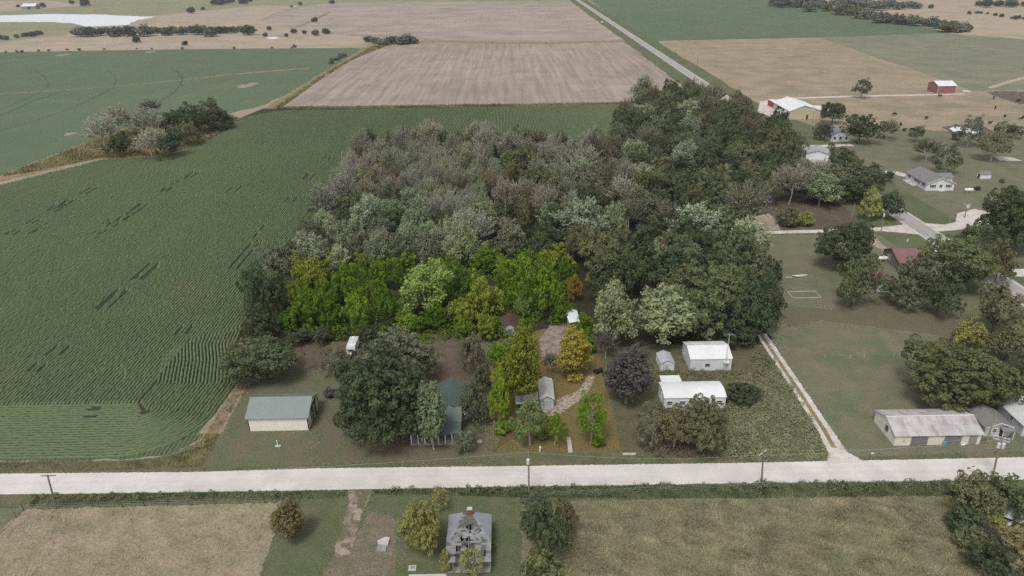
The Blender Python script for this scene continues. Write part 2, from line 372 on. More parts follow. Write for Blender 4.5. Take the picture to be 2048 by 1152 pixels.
# bean fields
sheet('bean_field', [(-400, 115), (0, 105), (400, 98), (690, 96), (735, 97), (600, 180), (520, 212), (455, 228), (330, 226), (200, 276), (0, 352), (-400, 490)], SOYFAR, 'soybean field beyond the grassy waterway', 4, .8)
ribbon('waterway', [(-200, 200), (0, 188), (84, 183), (170, 177), (280, 168), (366, 160), (430, 152), (508, 145), (590, 138), (620, 136)], [2.5, 2.5, 3, 2, 3, 2, 4, 7, 6, 6], MARGIN, 'thin yellowish grassed waterway crossing the far bean field', 3, .9, w=2.0)
for ln in ([(70, 141), (88, 152), (97, 165), (93, 177), (70, 190), (0, 219), (-60, 246)], [(215, 140), (228, 150), (232, 162), (228, 174), (200, 190), (150, 214), (80, 238), (0, 262)],
           [(340, 135), (358, 146), (365, 158), (360, 172), (345, 188), (315, 206), (290, 215)], [(0, 232), (60, 205), (135, 180)], [(0, 118), (60, 112), (120, 108)]):
    ribbon('wheel_track', ln, 1.0, PRESSED, 'dark curved wheel track pressed into the far beans', 3, .15, w=.5)
ribbon('field_margin', [(545, 222), (556, 210), (650, 150), (740, 96), (762, 88)], [12, 10, 10, 12, 16], MARGIN, 'weedy grass strip between beans and stubble', 2.5, 1.0, w=3.0)
for q in ((490, 172, 9), (505, 168, 6), (405, 326, 14), (165, 333, 11), (140, 334, 7), (140, 268, 6), (300, 104, 6), (125, 110, 7)):
    p = G(*q[:2]); a = q[2]*depth(p)/FPX*1.6
    soft('bare_patch', [(p[0]+a*math.cos(t)*(1+.2*math.sin(3*t)), p[1]+1.9*a*math.sin(t)*(1+.2*math.cos(2*t)), 0) for t in np.linspace(0, 6.28, 14)[:-1]], BARE, 'bare pale earth patch in the beans', 1.2, .8, px=False)
sheet('stubble_field', [(556, 214), (700, 116), (760, 99), (850, 88), (1000, 88), (1246, 86), (1290, 106), (1392, 168), (1330, 203), (1270, 205), (900, 211)], PLOW, 'harvested stubble field with north south rows', 4, .8)
ribbon('field_margin', [(760, 90), (860, 82), (1000, 86), (1120, 86), (1200, 83), (1262, 81)], [14, 12, 12, 12, 12, 12], MARGIN, 'grassy hedge strip between the two stubble fields', 3, 1.0, w=3.0)
ribbon('field_margin', [(545, 217), (700, 215), (900, 213), (1100, 210), (1290, 204)], [8, 7, 6, 6, 6], MARGIN, 'grassy margin along the near edge of the stubble', 2.5, .8, w=3.0)
BEANS_A = sheet('bean_field', [(-120, 924), (0, 921), (240, 920), (330, 911), (400, 879), (412, 861), (442, 814), (476, 768), (478, 720), (473, 690), (491, 650), (540, 600), (600, 520), (640, 450), (700, 370), (740, 320), (800, 285), (1240, 270), (1300, 222), (1290, 206), (1100, 212), (900, 215), (552, 222), (470, 238), (452, 262), (400, 290), (330, 313), (260, 314), (200, 322), (0, 372), (-260, 480), (-260, 924)], SOYFLAT, 'large green soybean field planted in straight rows', 2.5, .4)
soft('weedy_ground', [(0, 352), (200, 276), (330, 226), (455, 228), (480, 236), (455, 262), (400, 290), (330, 314), (190, 320), (150, 326), (80, 344), (0, 364)], MARGIN, 'yellowish weedy ground round the clump of trees', 2.5, 0.5)
# right hand far fields
sheet('bean_field', [(1172, -6), (1500, -10), (1720, 20), (1905, 66), (1640, 75), (1303, 82), (1240, 46)], SOYFAR, 'dark green soybean field right of the highway', 5, .6)
sheet('pasture', [(1306, 83), (1640, 76), (1800, 130), (1940, 180), (1700, 188), (1530, 196), (1420, 180)], PASTURE, 'tan pasture beside the highway', 5, 1.0)
sheet('pasture', [(1640, 75), (1905, 67), (2120, 84), (2300, 180), (2060, 178), (1945, 181), (1800, 130)], PASTURE2, 'greener pasture behind the red barn', 5, 1.0)
sheet('pasture', [(1560, -10), (2300, -20), (2300, 90), (2120, 84), (1905, 67), (1760, 34)], FARGRASS, 'far dry pasture at the upper right', 8, 1.5)
soft('pasture', [(1520, 197), (1700, 190), (1945, 184), (2300, 184), (2300, 262), (2060, 268), (1900, 262), (1760, 254), (1640, 240)], PASTURE, 'trampled cattle pasture', 4, 0.3)
ribbon('cattle_track', [(1980, 176), (2010, 166), (2060, 152)], 4, FARGRASS, 'pale track leading up from the cattle pens', 3, .8, w=2)
soft('cattle_yard', [(1975, 186), (1990, 182), (2120, 184), (2200, 206), (2040, 208), (2005, 198)], ground_mat('churned_mud', S(104, 94, 84), S(84, 78, 70), S(116, 106, 96), .05, .3, 1.0, .3), 'dark churned mud by the cattle pens', 3, 0.4)
# lawns and yards
sheet('grass_ground', [(380, 942), (500, 700), (560, 560), (700, 345), (1250, 255), (1500, 205), (1620, 250), (1700, 262), (2300, 264), (2500, 940), (1300, 930)], LAWN2, 'plain grassy ground under the wood, yards and lawns', amp=0)
sheet('grass_ground', [(-300, 991), (2450, 955), (2600, 1320), (-450, 1320)], LAWN2, 'plain grassy ground south of the gravel road', amp=0)
soft('lawn', [(1500, 470), (1800, 470), (1890, 500), (1880, 560), (2050, 580), (2250, 900), (2250, 932), (1690, 930), (1640, 850), (1500, 640)], LAWN, 'wide mown lawn east of the lane', 1.5, 0.8)
soft('lawn', [(1700, 262), (1760, 256), (1900, 263), (2060, 269), (2300, 264), (2300, 560), (2050, 545), (1890, 500), (1790, 420), (1640, 330), (1620, 290)], LAWN, 'mown grass round the white ranch house', 1.5, 0.8)
soft('wood_floor', [(560, 640), (600, 560), (660, 440), (720, 360), (760, 310), (1250, 300), (1300, 210), (1480, 190), (1640, 290), (1720, 350), (1800, 400), (1800, 450), (1500, 455), (1550, 600), (1540, 690), (1350, 700), (1180, 690), (1000, 690), (545, 690)], WOODFLOOR, 'dark leaf litter under the dense wood', 2.5, 0.5)
soft('wood_floor', [(470, 660), (520, 600), (600, 600), (640, 700), (500, 720)], WOODFLOOR, 'dark leaf litter at the wood edge beside the beans', 2.5, 0.5)
soft('yard', [(400, 884), (416, 862), (446, 815), (482, 768), (482, 722), (477, 690), (660, 684), (985, 684), (985, 930), (300, 945), (310, 918)], LAWN2, 'worn grass yard round the green roofed barn', 1.0, 1.1)
soft('leaf_litter', [(845, 668), (960, 668), (965, 760), (880, 765), (850, 740)], LITTER, 'brown fallen leaves behind the farmhouse', 1.8, 0.8)
soft('leaf_litter', [(640, 860), (700, 800), (800, 870), (985, 870), (985, 925), (640, 925)], THINLAWN, 'thin brownish leaf strewn grass under the oak', 1.8, 0.8)
soft('leaf_litter', [(560, 690), (700, 684), (740, 700), (720, 760), (600, 730)], LITTER, 'leaf strewn ground beside the camper', 1.8, 0.8)
ribbon('weedy_strip', [(420, 868), (445, 830), (470, 790), (484, 768)], [4.5, 3.4, 3, 2.4], ground_mat('flattened_straw', S(142, 128, 108), S(124, 114, 92), S(152, 138, 120), .1, .5, 2.2, .4), 'flattened straw coloured strip at the bean field edge', .8, .7, w=0.9)
soft('leaf_litter', [(1545, 610), (1660, 620), (1780, 590), (1900, 625), (1940, 680), (1800, 660), (1640, 640), (1580, 655)], THINLAWN, 'thin brownish grass under the trees on the east lawn', 1.8, 0.8)
soft('leaf_litter', [(1480, 425), (1530, 400), (1800, 425), (1800, 452), (1500, 462)], LITTER, 'brown leaf litter north of the gravel lane', 1.8, 0.8)
soft('lot_lawn', [(985, 684), (1165, 640), (1205, 690), (1256, 900), (1256, 908), (985, 908), (980, 800)], LOTGRASS, 'rust and olive coloured grass of the middle lot', 1.3, 1.0)
soft('leaf_litter', [(985, 690), (1060, 690), (1090, 700), (1110, 760), (1060, 800), (1040, 850), (1030, 880), (1000, 890), (990, 800)], LOTEARTH, 'warm brown leaves under the lot trees', 1.8, 0.8)
soft('gravel_yard', [(1100, 650), (1140, 655), (1150, 690), (1120, 730), (1085, 720), (1080, 680)], ground_mat('greyish_gravel', S(136, 120, 110), S(120, 106, 92), S(152, 138, 128), .2, .6, 3, .3), 'greyish gravel in front of the carport', 1.0, 1.0)
ribbon('rubble_path', [(1090, 832), (1115, 812), (1140, 800), (1165, 785), (1178, 765), (1182, 752)], [4.2, 4.0, 3.0, 2.0, 1.6, 1.3], CRUSH, 'curving strip of pale broken stone beside the little house', .8, .5, w=0.9)
soft('weedy_lot', [(1243, 906), (1221, 800), (1200, 712), (1300, 690), (1520, 690), (1560, 730), (1660, 925), (1280, 925)], ground_mat('weedy_floor', S(98, 96, 72), S(108, 102, 80), S(88, 90, 66), .1, .4, 2.5, .45), 'overgrown lot round the white mobile home', 1.2, 1.0)
# road and verges
VN = [(-260, 952), (0, 948), (420, 944), (640, 937), (1020, 933), (1500, 926), (2048, 915), (2400, 908)]
VS = [(-260, 993), (0, 989.5), (380, 985), (1020, 974), (1500, 967), (1900, 962), (2400, 953)]
soft('verge', [(-260, 925), (240, 922), (330, 914), (420, 935), (985, 928), (985, 906), (1244, 906), (1280, 918), (1660, 917), (2048, 903), (2400, 896)] + VN[::-1], VERGE, 'mown grass verge north of the gravel road', 0.8, 1.2)
soft('verge', VS + [(2400, 990), (1500, 1000), (1000, 1004), (560, 1004), (50, 1016), (-260, 1020)], ground_mat('green_verge', S(94, 100, 74), S(106, 104, 80), S(86, 96, 68), .08, .35, 2.6, .45), 'green weedy verge south of the gravel road', 0.8, 1.2)
soft('gravel_road', VN + VS[::-1], GRAVEL, 'pale crushed limestone road crossing the view', 0.32, 2.2)
soft('hayfield', [(-260, 1060), (0, 1058), (50, 1020), (560, 1006), (552, 1062), (520, 1152), (480, 1300), (-400, 1300)], DRYFIELD, 'dry tan hayfield at the lower left', 1.0, 1.0)
soft('lawn', [(-260, 1020), (50, 1018), (0, 1058), (-60, 1110), (-300, 1110)], LAWN, 'mown grass corner at the far left', 1.5, 0.8)
soft('lawn', [(560, 1003), (690, 998), (1040, 990), (1060, 1060), (1040, 1300), (470, 1300), (522, 1152), (553, 1062)], ground_mat('south_lawn', S(96, 101, 74), S(107, 105, 84), S(88, 98, 67), .07, .3, 3, .38, speck=(S(120, 106, 92), 4, .64)), 'grass yard round the ruined house', 1.5, 0.8)
soft('dirt_drive', [(697, 982), (743, 981), (738, 1000), (722, 1030), (712, 1070), (700, 1125), (664, 1132), (672, 1090), (688, 1040), (700, 1005)], ground_mat('worn_dirt', S(160, 148, 136), S(132, 120, 106), S(106, 100, 80), .35, .55, 3, .3, cut=(.44, .56)), 'worn dirt drive leading south from the road', 0.7, 1.3)
soft('bare_patch', [(740, 1020), (795, 1040), (790, 1150), (640, 1160), (660, 1120), (700, 1110), (720, 1060)], SCUFF, 'scuffed brownish ground beside the dirt drive', 1.2, 0.9)
soft('hayfield', [(1045, 1005), (1300, 1000), (1900, 992), (2400, 985), (2500, 1300), (1040, 1300)], TALLFIELD, 'rank grassland at the lower right', 1.0, 1.0)
# highway
HX = 128.6
def strip(name, x0, x1, y0, y1, mat, label, amp=0):
    return sheet(name, [(x0, y0, 0), (x1, y0, 0), (x1, y1, 0), (x0, y1, 0)], mat, label, 6, amp, px=False)
strip('highway_verge', HX-15, HX+15, 120, 1700, ground_mat('highway_verge', S(96, 104, 76), S(112, 112, 84), S(88, 96, 68), .03, .12, 1.4, .35), 'mown green verge along the highway', .8)
strip('highway', HX-3.75, HX+3.75, 120, 1900, ASPH, 'straight two lane asphalt highway')
strip('highway_marking', HX-3.2, HX-2.95, 120, 1900, LINE, 'white edge line on the west side of the highway')
strip('highway_marking', HX+2.95, HX+3.2, 120, 1900, LINE, 'white edge line on the east side of the highway')
strip('highway_marking', HX-.13, HX+.0, 120, 1900, YLINE, 'yellow centre line of the highway')
# lanes and drives
ribbon('lane', [(1692, 926), (1675, 905), (1650, 862), (1600, 785), (1560, 725), (1522, 668)], [6.5, 3.4, 2.7, 2.5, 2.4, 2.4], LANE, 'two track gravel lane running north from the road', .7, .15, w=0.5)
ribbon('lane_crown', [(1668, 896), (1649, 862), (1599, 785), (1559, 725), (1522, 669)], .8, MARGIN, 'grassy middle strip of the gravel lane', .6, .2, w=0.4)
ribbon('lane', [(1305, 462), (1340, 470), (1400, 471), (1500, 466), (1640, 463), (1760, 459), (1825, 459)], [4, 3, 2.6, 2.6, 2.6, 3.2, 9], LANE, 'gravel lane running west from the highway', 1, .2, w=0.5)
ribbon('lane', [(1858, 455), (1900, 455), (1930, 450), (1955, 436), (1975, 424)], [8, 5, 6, 12, 8], LANE, 'gravel turnout on the east side of the highway', 1, .4, w=0.5)
ribbon('lane', [(1740, 470), (1752, 488), (1775, 502), (1810, 512), (1860, 516)], [3, 3, 3, 3.5, 3], CRUSH, 'curved stony drive behind the red roofed house', .8, .5, w=0.5)
ribbon('lane', [(2020, 546), (2060, 546), (2200, 545)], 5, LANE, 'gravel drive at the right edge', 1, .3, w=0.5)
ribbon('lane', [(1525, 205), (1580, 197), (1700, 193), (1850, 190), (1930, 188)], [6, 4, 4, 3.5, 3], LANE, 'pale farm lane leading to the red barn', 2, .4, w=0.5)
ribbon('lane', [(1620, 293), (1660, 292), (1705, 290)], 4, LANE, 'gravel drive of the small white house', 1, .3, w=0.5)
ribbon('lane', [(1770, 345), (1790, 346), (1815, 352)], 4.5, LANE, 'gravel drive of the white ranch house', 1, .3, w=0.5)
soft('gravel_yard', [(1500, 445), (1520, 420), (1545, 432), (1562, 460), (1520, 462)], CRUSH, 'stony yard in the clearing', 1.0, 1.0)
soft('gravel_yard', [(1520, 203), (1560, 200), (1580, 225), (1545, 235), (1515, 225)], LANE, 'pale gravel yard beside the farm shed', 1.0, 1.0)
sheet('concrete_pad', [(1985, 312), (2022, 315), (2046, 322), (2000, 322)], CONC, 'pale slab of an old driveway among the trees', 2, .2)
soft('farm_pond_bank', [(1884, 255), (1910, 250), (1960, 250), (1985, 262), (1960, 272), (1915, 270)], ground_mat('muddy_bank', S(100, 92, 82), S(120, 110, 98), S(88, 84, 70), .1, .3, 1, .3), 'muddy bank of the farm pond', 1.5, 0.6)
sheet('farm_pond', [(1899, 258), (1908, 254), (1930, 255), (1962, 262), (1955, 268), (1905, 263)], POND, 'small bright farm pond behind the trees', 1.5, .3)
sheet('pond', [(533, 75), (545, 74), (558, 75), (552, 78), (536, 78)], POND, 'tiny bright pond in the far pasture', 3, .5)
# ------------------------------------------------------------------ TREES
LEAF = leaf_mat('foliage'); NEEDLE = leaf_mat('twig_foliage', .6, 1.5, .1)
BARK = plain('bark', S(96, 88, 78), .95, .3, 1.2, .05); PALEBARK = plain('pale_bark', S(168, 160, 150), .95, .25, 1.0, .05)
TWIG = leaf_mat('bare_twigs', .7, 1.4, .1)
def lobes(d, rng_par):
    k, ph, am = rng_par
    return 1+(am*np.sin(d @ k.T+ph)).sum(1)
def tubes(segs, n=5):
    V, F = [], []
    for p0, p1, a, b in segs:
        p0 = np.asarray(p0, float); p1 = np.asarray(p1, float); d = p1-p0; d /= np.linalg.norm(d)+1e-9
        s = np.cross(d, (0, 0, 1) if abs(d[2]) < .9 else (1, 0, 0)); s /= np.linalg.norm(s); t = np.cross(d, s); k = len(V)
        for p, r in ((p0, a), (p1, b)):
            for i in range(n):
                q = 2*math.pi*i/n; V.append(p+r*(s*math.cos(q)+t*math.sin(q)))
        for i in range(n):
            j = (i+1) % n; F.append((k+i, k+j, k+n+j, k+n+i))
    return np.array(V), np.array(F)
def trunk_mesh(name, rng, zc, c, R, targets, thick, bark):
    """tapered leaning trunk and limbs that reach into the crown"""
    top = np.array([rng.normal(0, .06*R), rng.normal(0, .06*R), zc+.15*c]); mid = np.array([rng.normal(0, .04*R), rng.normal(0, .04*R), .45*(zc)])
    segs = [((0, 0, -.3), (0, 0, .35), thick*1.7, thick*1.1), ((0, 0, .35), mid, thick*1.1, thick*.8), (mid, top, thick*.8, thick*.35)]
    for tg in targets:
        q = rng.uniform(.1, .8); st = mid+(top-mid)*q; m = st+(tg-st)*.5+np.array([0, 0, .08*c])
        r = thick*.42*(1-q*.4); segs += [(st, m, r, r*.65), (m, tg, r*.65, r*.25)]
    V, F = tubes(segs, 6); me = np_mesh(name, V, F); me.materials.append(bark); return me
PROTO = {}
def make_proto(kind, seed, R, c, clear, style, nclump=70, nleaf=55, leaf=.42, rc=(.17, .27), flat=.55, bark=None, thick=.24, nlimb=7, amp=.16, inner=.22, lmat=None):
    rng = np.random.default_rng(seed); zc = clear+c; E = np.array([R, R, c]); lp = (rng.normal(0, 2.2, (5, 3)), rng.uniform(0, 6.3, 5), rng.uniform(.3, 1, 5)*amp*.6)
    Vs, rn = [], []
    tgt = []
    if style == 'round':
        d = unit(rng.normal(size=(nclump*2, 3))); d = d[d[:, 2] > -flat][:nclump]; m = len(d)
        rho = lobes(d, lp)*rng.uniform(.62, .98, m); cen = d*E*rho[:, None]
        rad = R*rng.uniform(rc[0], rc[1], m); i = np.repeat(np.arange(m), nleaf); k = len(i)
        u = unit(rng.normal(size=(k, 3))+.55*d[i]+np.array([0, 0, .45])); sh = rng.uniform(.62, 1.08, k)**.7
        C = cen[i]+u*(rad[i]*sh)[:, None]*np.array([1, 1, .8]); Nn = unit(u+rng.normal(0, .5, (k, 3))); T = unit(rng.normal(size=(k, 3)))
        s = leaf*rng.uniform(.55, 1.25, k); Vs.append(cards(C, Nn, T, s*.62, s*.42)); cr = rng.uniform(0, 1, m)
        rn.append(.45*cr[i]+.55*rng.uniform(0, 1, k))
        k2 = int(k*inner); u = unit(rng.normal(size=(k2, 3))); C = u*E*(rng.uniform(.2, .8, k2)**.6)[:, None]*lobes(u, lp)[:, None]; C = C[C[:, 2] > -flat*c]; k2 = len(C)
        Vs.append(cards(C, unit(rng.normal(size=(k2, 3))+np.array([0, 0, .7])), unit(rng.normal(size=(k2, 3))), np.full(k2, leaf*.9), np.full(k2, leaf*.7))); rn.append(rng.uniform(0, .5, k2))
        tgt = list(cen[rng.permutation(m)[:nlimb]]*.8)
    elif style == 'plume':      # airy silvery crowns: leaves strung along rising shoots
        d = unit(rng.normal(size=(nclump*3, 3))+np.array([0, 0, .35])); d = d[d[:, 2] > -.35][:nclump]; m = len(d)
        tip = d*E*(lobes(d, lp)*rng.uniform(.75, 1.05, m))[:, None]; base = tip*rng.uniform(.25, .45, m)[:, None]; base[:, 2] -= .28*c
        i = np.repeat(np.arange(m), nleaf); k = len(i); t = rng.uniform(.25, 1, k)**.8; ax = unit(tip-base)
        sp = R*.17*(1.15-t)+.16
        C = base[i]+(tip-base)[i]*t[:, None]+rng.normal(0, 1, (k, 3))*sp[:, None]*.75; Nn = unit(rng.normal(0, .8, (k, 3))+d[i]*.5+np.array([0, 0, .3])); T = unit(ax[i]+rng.normal(0, .45, (k, 3)))
        s = leaf*rng.uniform(.6, 1.25, k); Vs.append(cards(C, Nn, T, s*.75, s*.34)); cr = rng.uniform(0, 1, m); rn.append(np.clip(.35*cr[i]+.35*rng.uniform(0, 1, k)+.3*t, 0, 1))
        k2 = int(k*inner*.7); u = unit(rng.normal(size=(k2, 3))); C = u*E*(rng.uniform(.1, .7, k2)**.6)[:, None]; C = C[C[:, 2] > -.5*c]; k2 = len(C)
        Vs.append(cards(C, unit(rng.normal(size=(k2, 3))), unit(rng.normal(size=(k2, 3))), np.full(k2, leaf*.8), np.full(k2, leaf*.6))); rn.append(rng.uniform(0, .35, k2))
        tgt = list(tip[rng.permutation(m)[:nlimb]]*.85)
    else:                       # bare: fans of fine rising twigs with a few late leaves
        d = unit(rng.normal(size=(nclump*3, 3))+np.array([0, 0, .5])); d = d[d[:, 2] > -.25][:nclump]; m = len(d)
        tip = d*E*(lobes(d, lp)*rng.uniform(.7, 1.05, m))[:, None]; base = tip*.3; base[:, 2] -= .35*c
        i = np.repeat(np.arange(m), nleaf); k = len(i); t = rng.uniform(.3, .95, k); p = base[i]+(tip-base)[i]*t[:, None]
        g = unit(unit(tip-base)[i]+rng.normal(0, .26, (k, 3))+np.array([0, 0, .8])); L = R*.3*rng.uniform(.5, 1.15, k)*(1.2-.6*t)
        wv = unit(np.cross(g, rng.normal(size=(k, 3))))*(leaf*.16*rng.uniform(.6, 1.3, k))[:, None]
        q = p+g*L[:, None]; Vs.append(np.stack([p-wv, p+wv, q+wv*.3, q-wv*.3], 1)); rn.append(rng.uniform(0, 1, k))
        if inner:
            k2 = int(k*inner); j = rng.integers(0, k, k2); C = q[j]+rng.normal(0, .25, (k2, 3)); Vs.append(cards(C, unit(rng.normal(size=(k2, 3))+np.array([0, 0, .6])), unit(rng.normal(size=(k2, 3))), np.full(k2, leaf*.8), np.full(k2, leaf*.5))); rn.append(rng.uniform(.2, .9, k2))
        tgt = list(tip[rng.permutation(m)[:nlimb*2]]*.9)
    V = np.concatenate(Vs).reshape(-1, 3); V[:, 2] += zc; V[:, 2] = np.maximum(V[:, 2], .05)
    me = np_mesh('crown', V, np.arange(len(V)).reshape(-1, 4), np.concatenate(rn)); me.materials.append(lmat or LEAF)
    for t in tgt: t[2] += zc
    tm = trunk_mesh('trunk', rng, zc, c, R, tgt, thick, bark or BARK)
    xy = np.abs(V[:, :2]); Rr = float(np.percentile(np.hypot(V[:, 0], V[:, 1]), 98.5)); zt = float(V[:, 2].max()); zb = float(np.percentile(V[:, 2], 3))
    PROTO.setdefault(kind, []).append(dict(crown=me, trunk=tm, R=Rr, zc=zt/2, c=zt/2))
for s in range(9): make_proto('leafy', 10+s, 5.2, 4.6, .2, 'round', 78, 60, .46, nlimb=6, amp=.5, rc=(.10, .27), inner=.12)
for s in range(3): make_proto('oak', 30+s, 7.6, 6.0, .1, 'round', 260, 46, .42, (.08, .15), .6, thick=.42, nlimb=9, amp=.3, inner=.14)
for s in range(6): make_proto('plume', 40+s, 4.6, 5.2, .4, 'plume', 58, 84, .40, thick=.2, nlimb=6, bark=PALEBARK, amp=.34)
for s in range(6): make_proto('bare', 50+s, 4.2, 5.2, .8, 'bare', 90, 90, .20, thick=.17, nlimb=9, bark=PALEBARK, amp=.36, inner=.1, lmat=TWIG)
for s in range(3): make_proto('sycamore', 60+s, 3.8, 4.6, .9, 'round', 200, 32, .28, (.09, .17), .75, thick=.2, nlimb=8, bark=PALEBARK, amp=.2, inner=.45)
for s in range(4): make_proto('open', 70+s, 3.4, 3.4, .9, 'round', 50, 56, .30, (.15, .27), .6, thick=.2, nlimb=12, bark=PALEBARK, amp=.36, inner=.12)
for s in range(3): make_proto('bush', 80+s, 1.8, 1.4, .0, 'round', 46, 48, .25, (.18, .3), .8, thick=.07, nlimb=5, amp=.3, inner=.35)
for s in range(3): make_proto('distant', 90+s, 4.6, 3.6, .1, 'round', 40, 22, 1.0, (.18, .34), .7, thick=.25, nlimb=4, amp=.34, inner=.4)
TC = {k: np.array(S(*v)) for k, v in dict(dark=(66, 74, 52), deep=(62, 69, 50), mid=(78, 84, 58), olive=(86, 87, 62), dull=(86, 89, 70), pale=(106, 114, 86), silver=(116, 121, 98), grey=(122, 120, 106), mauve=(118, 116, 104), brown=(98, 96, 78),
      rust=(100, 95, 68), yellowish=(112, 112, 66), bright=(82, 102, 30), lime=(92, 110, 34), lotdark=(68, 88, 26), lotsilver=(102, 117, 63), orange=(112, 92, 40), gold=(98, 106, 40), goldrust=(124, 116, 50), lotdull=(92, 104, 62),
      purple=(82, 78, 73), hazy=(92, 98, 86), hazydark=(70, 80, 70), ash=(130, 130, 114), lotgreen=(82, 102, 30)).items()}
KLEAF = 1.95
TR = random.Random(3)
def set_tree(kind, p, wr, sz, color, label, group=None, name='tree', cat='tree', var=None, cm=1.0):
    pr = PROTO[kind][TR.randrange(len(PROTO[kind])) if var is None else var]
    s = 1.07*wr/pr['R']
    o = empty(name, (p[0], p[1], 0), TR.uniform(0, 6.28), (s, s, sz))
    tag(o, label, cat, group)
    cr = link('crown', pr['crown'], None, o); tk = link('trunk', pr['trunk'], None, o)
    j = TR.uniform(.86, 1.16)*cm; h = TR.uniform(-.06, .06); c = TC[color]*KLEAF*j
    cr.color = (c[0]*(1+h), c[1], c[2]*(1-h), 1)
    return o
def tree(kind, px, py, wpx, hpx, color, label, group=None, name='tree', cat='tree', var=None, cm=1.0):
    """a tree whose crown centre is seen at px, py and whose crown looks wpx by hpx"""
    pr = PROTO[kind][0] if var is None else PROTO[kind][var]
    z = 5.0
    for _ in range(8):
        p = G(px, py, z); dp = depth(p); a = wpx*dp/FPX/2; b = (hpx or wpx)*dp/FPX/2
        ph = math.asin((CAMH-z)/np.linalg.norm(p-CAMP)); q = b*b-(a*math.sin(ph))**2
        c = math.sqrt(max(q, (.5*a)**2))/math.cos(ph) if hpx else a*pr['c']/pr['R']
        sz = c/pr['c']; z = pr['zc']*sz
    return set_tree(kind, p, a, sz, color, label, group, name, cat, var, cm)
# the lot in the middle
for t in [
 ('leafy', 628, 545, 92, 78, 'gold', 'yellow green tree at the upper left end of the bright grove'),
 ('leafy', 612, 615, 92, 90, 'lotgreen', 'green tree at the lower left end of the bright grove'),
 ('leafy', 690, 565, 84, 90, 'bright', 'bright green tree second from the field side of the grove'),
 ('leafy', 708, 622, 76, 78, 'lime', 'lime green tree over the camper in the bright grove'),
 ('leafy', 765, 545, 78, 76, 'bright', 'bright tree in the back row of the grove, left of its silver tree'),
 ('leafy', 775, 612, 70, 86, 'lotdark', 'darker green tree in front of the grove behind the oak'),
 ('plume', 846, 575, 108, 120, 'lotsilver', 'pale silvery green tree in the middle of the bright grove'),
 ('leafy', 820, 520, 66, 50, 'lotgreen', 'green tree behind the silvery tree of the grove'),
 ('leafy', 812, 640, 60, 46, 'lime', 'low lime green tree peeping over the oak'),
 ('leafy', 905, 550, 82, 80, 'bright', 'bright green tree right of the silvery tree'),
 ('leafy', 920, 622, 66, 70, 'gold', 'yellow green tree above the bare leafy yard'),
 ('leafy', 968, 600, 84, 88, 'gold', 'golden green tree near the brown roofed shed'),
 ('leafy', 975, 525, 80, 56, 'lotdark', 'dark green tree at the back edge of the grove'),
 ('leafy', 1022, 540, 66, 60, 'bright', 'small bright green tree at the back of the grove'),
 ('leafy', 1080, 575, 112, 128, 'bright', 'tallest bright green tree left of the carport'),
 ('leafy', 1100, 520, 96, 56, 'gold', 'olive gold tree at the back right of the grove'),
 ('plume', 1044, 612, 34, 56, 'lotsilver', 'slim pale green sapling beside the brown roofed shed'),
 ('leafy', 1150, 575, 40, 56, 'orange', 'orange tree at the right end of the grove'),
 ('leafy', 1172, 655, 50, 70, 'lotgreen', 'green tree right of the carport'),
 ('leafy', 978, 655, 52, 50, 'gold', 'yellow tree left of the brown roofed shed'),
 ('leafy', 996, 712, 46, 64, 'lotgreen', 'green tree in front of the brown roofed shed'),
 ('leafy', 870, 628, 60, 60, 'lotdark', 'dark green low tree under the silvery tree'),
 ('leafy', 660, 625, 54, 66, 'lotdark', 'dark green tree low in the bright grove'),
 ('leafy', 1030, 590, 60, 66, 'lotgreen', 'green tree left of the tallest bright green tree'),
 ('sycamore', 1042, 742, 84, 166, 'gold', 'tall yellow green tree behind the little metal roofed house'),
 ('sycamore', 1148, 708, 72, 96, 'goldrust', 'rounded yellow tree below the carport'),
 ('leafy', 998, 800, 48, 104, 'lime', 'narrow bright green tree at the left edge of the lot'),
 ('open', 1010, 745, 44, 60, 'lotdull', 'dull green sapling on the left of the tall yellow green tree'),
 ('open', 1060, 840, 84, 112, 'lotdull', 'dull green tree with a grey trunk in front of the lean-to'),
 ('open', 1110, 856, 50, 74, 'lotgreen', 'small half bare tree left of the walkway'),
 ('open', 1184, 836, 68, 112, 'lotgreen', 'green tree with a leaning grey trunk right of the walkway'),
 ('bare', 1100, 725, 30, 56, 'brown', 'bare brown sapling between the two yellow trees'),
 ]: tree(*t)
for i, t in enumerate([(655, 520, 60, 50, 'lotgreen'), (735, 520, 60, 46, 'gold'), (770, 505, 50, 40, 'lotdark'), (590, 585, 50, 70, 'gold'), (650, 590, 60, 70, 'bright'), (738, 590, 50, 70, 'lotgreen'), (572, 640, 50, 48, 'lotdark'), (725, 650, 56, 40, 'lotdark'), (880, 520, 50, 44, 'lotdark'), (935, 515, 56, 44, 'lotgreen'), (890, 590, 54, 60, 'lotgreen'), (945, 570, 50, 60, 'lotdark'), (1010, 575, 46, 60, 'lotdark'), (1060, 515, 60, 44, 'lotgreen'), (1130, 545, 46, 60, 'lotdark'), (840, 650, 50, 40, 'lotdark'), (935, 650, 46, 40, 'lotgreen'), (1125, 620, 44, 50, 'lotdark')]):
    tree('leafy', *t[:4], t[4], {'gold': 'yellow green', 'lotgreen': 'green', 'lotdark': 'dark green', 'bright': 'bright green'}[t[4]]+' filler tree between larger crowns in the '+('left' if t[0] < 800 else 'right')+(' back' if t[1] < 560 else ' front')+' of the bright grove', 'smaller trees of the bright grove')
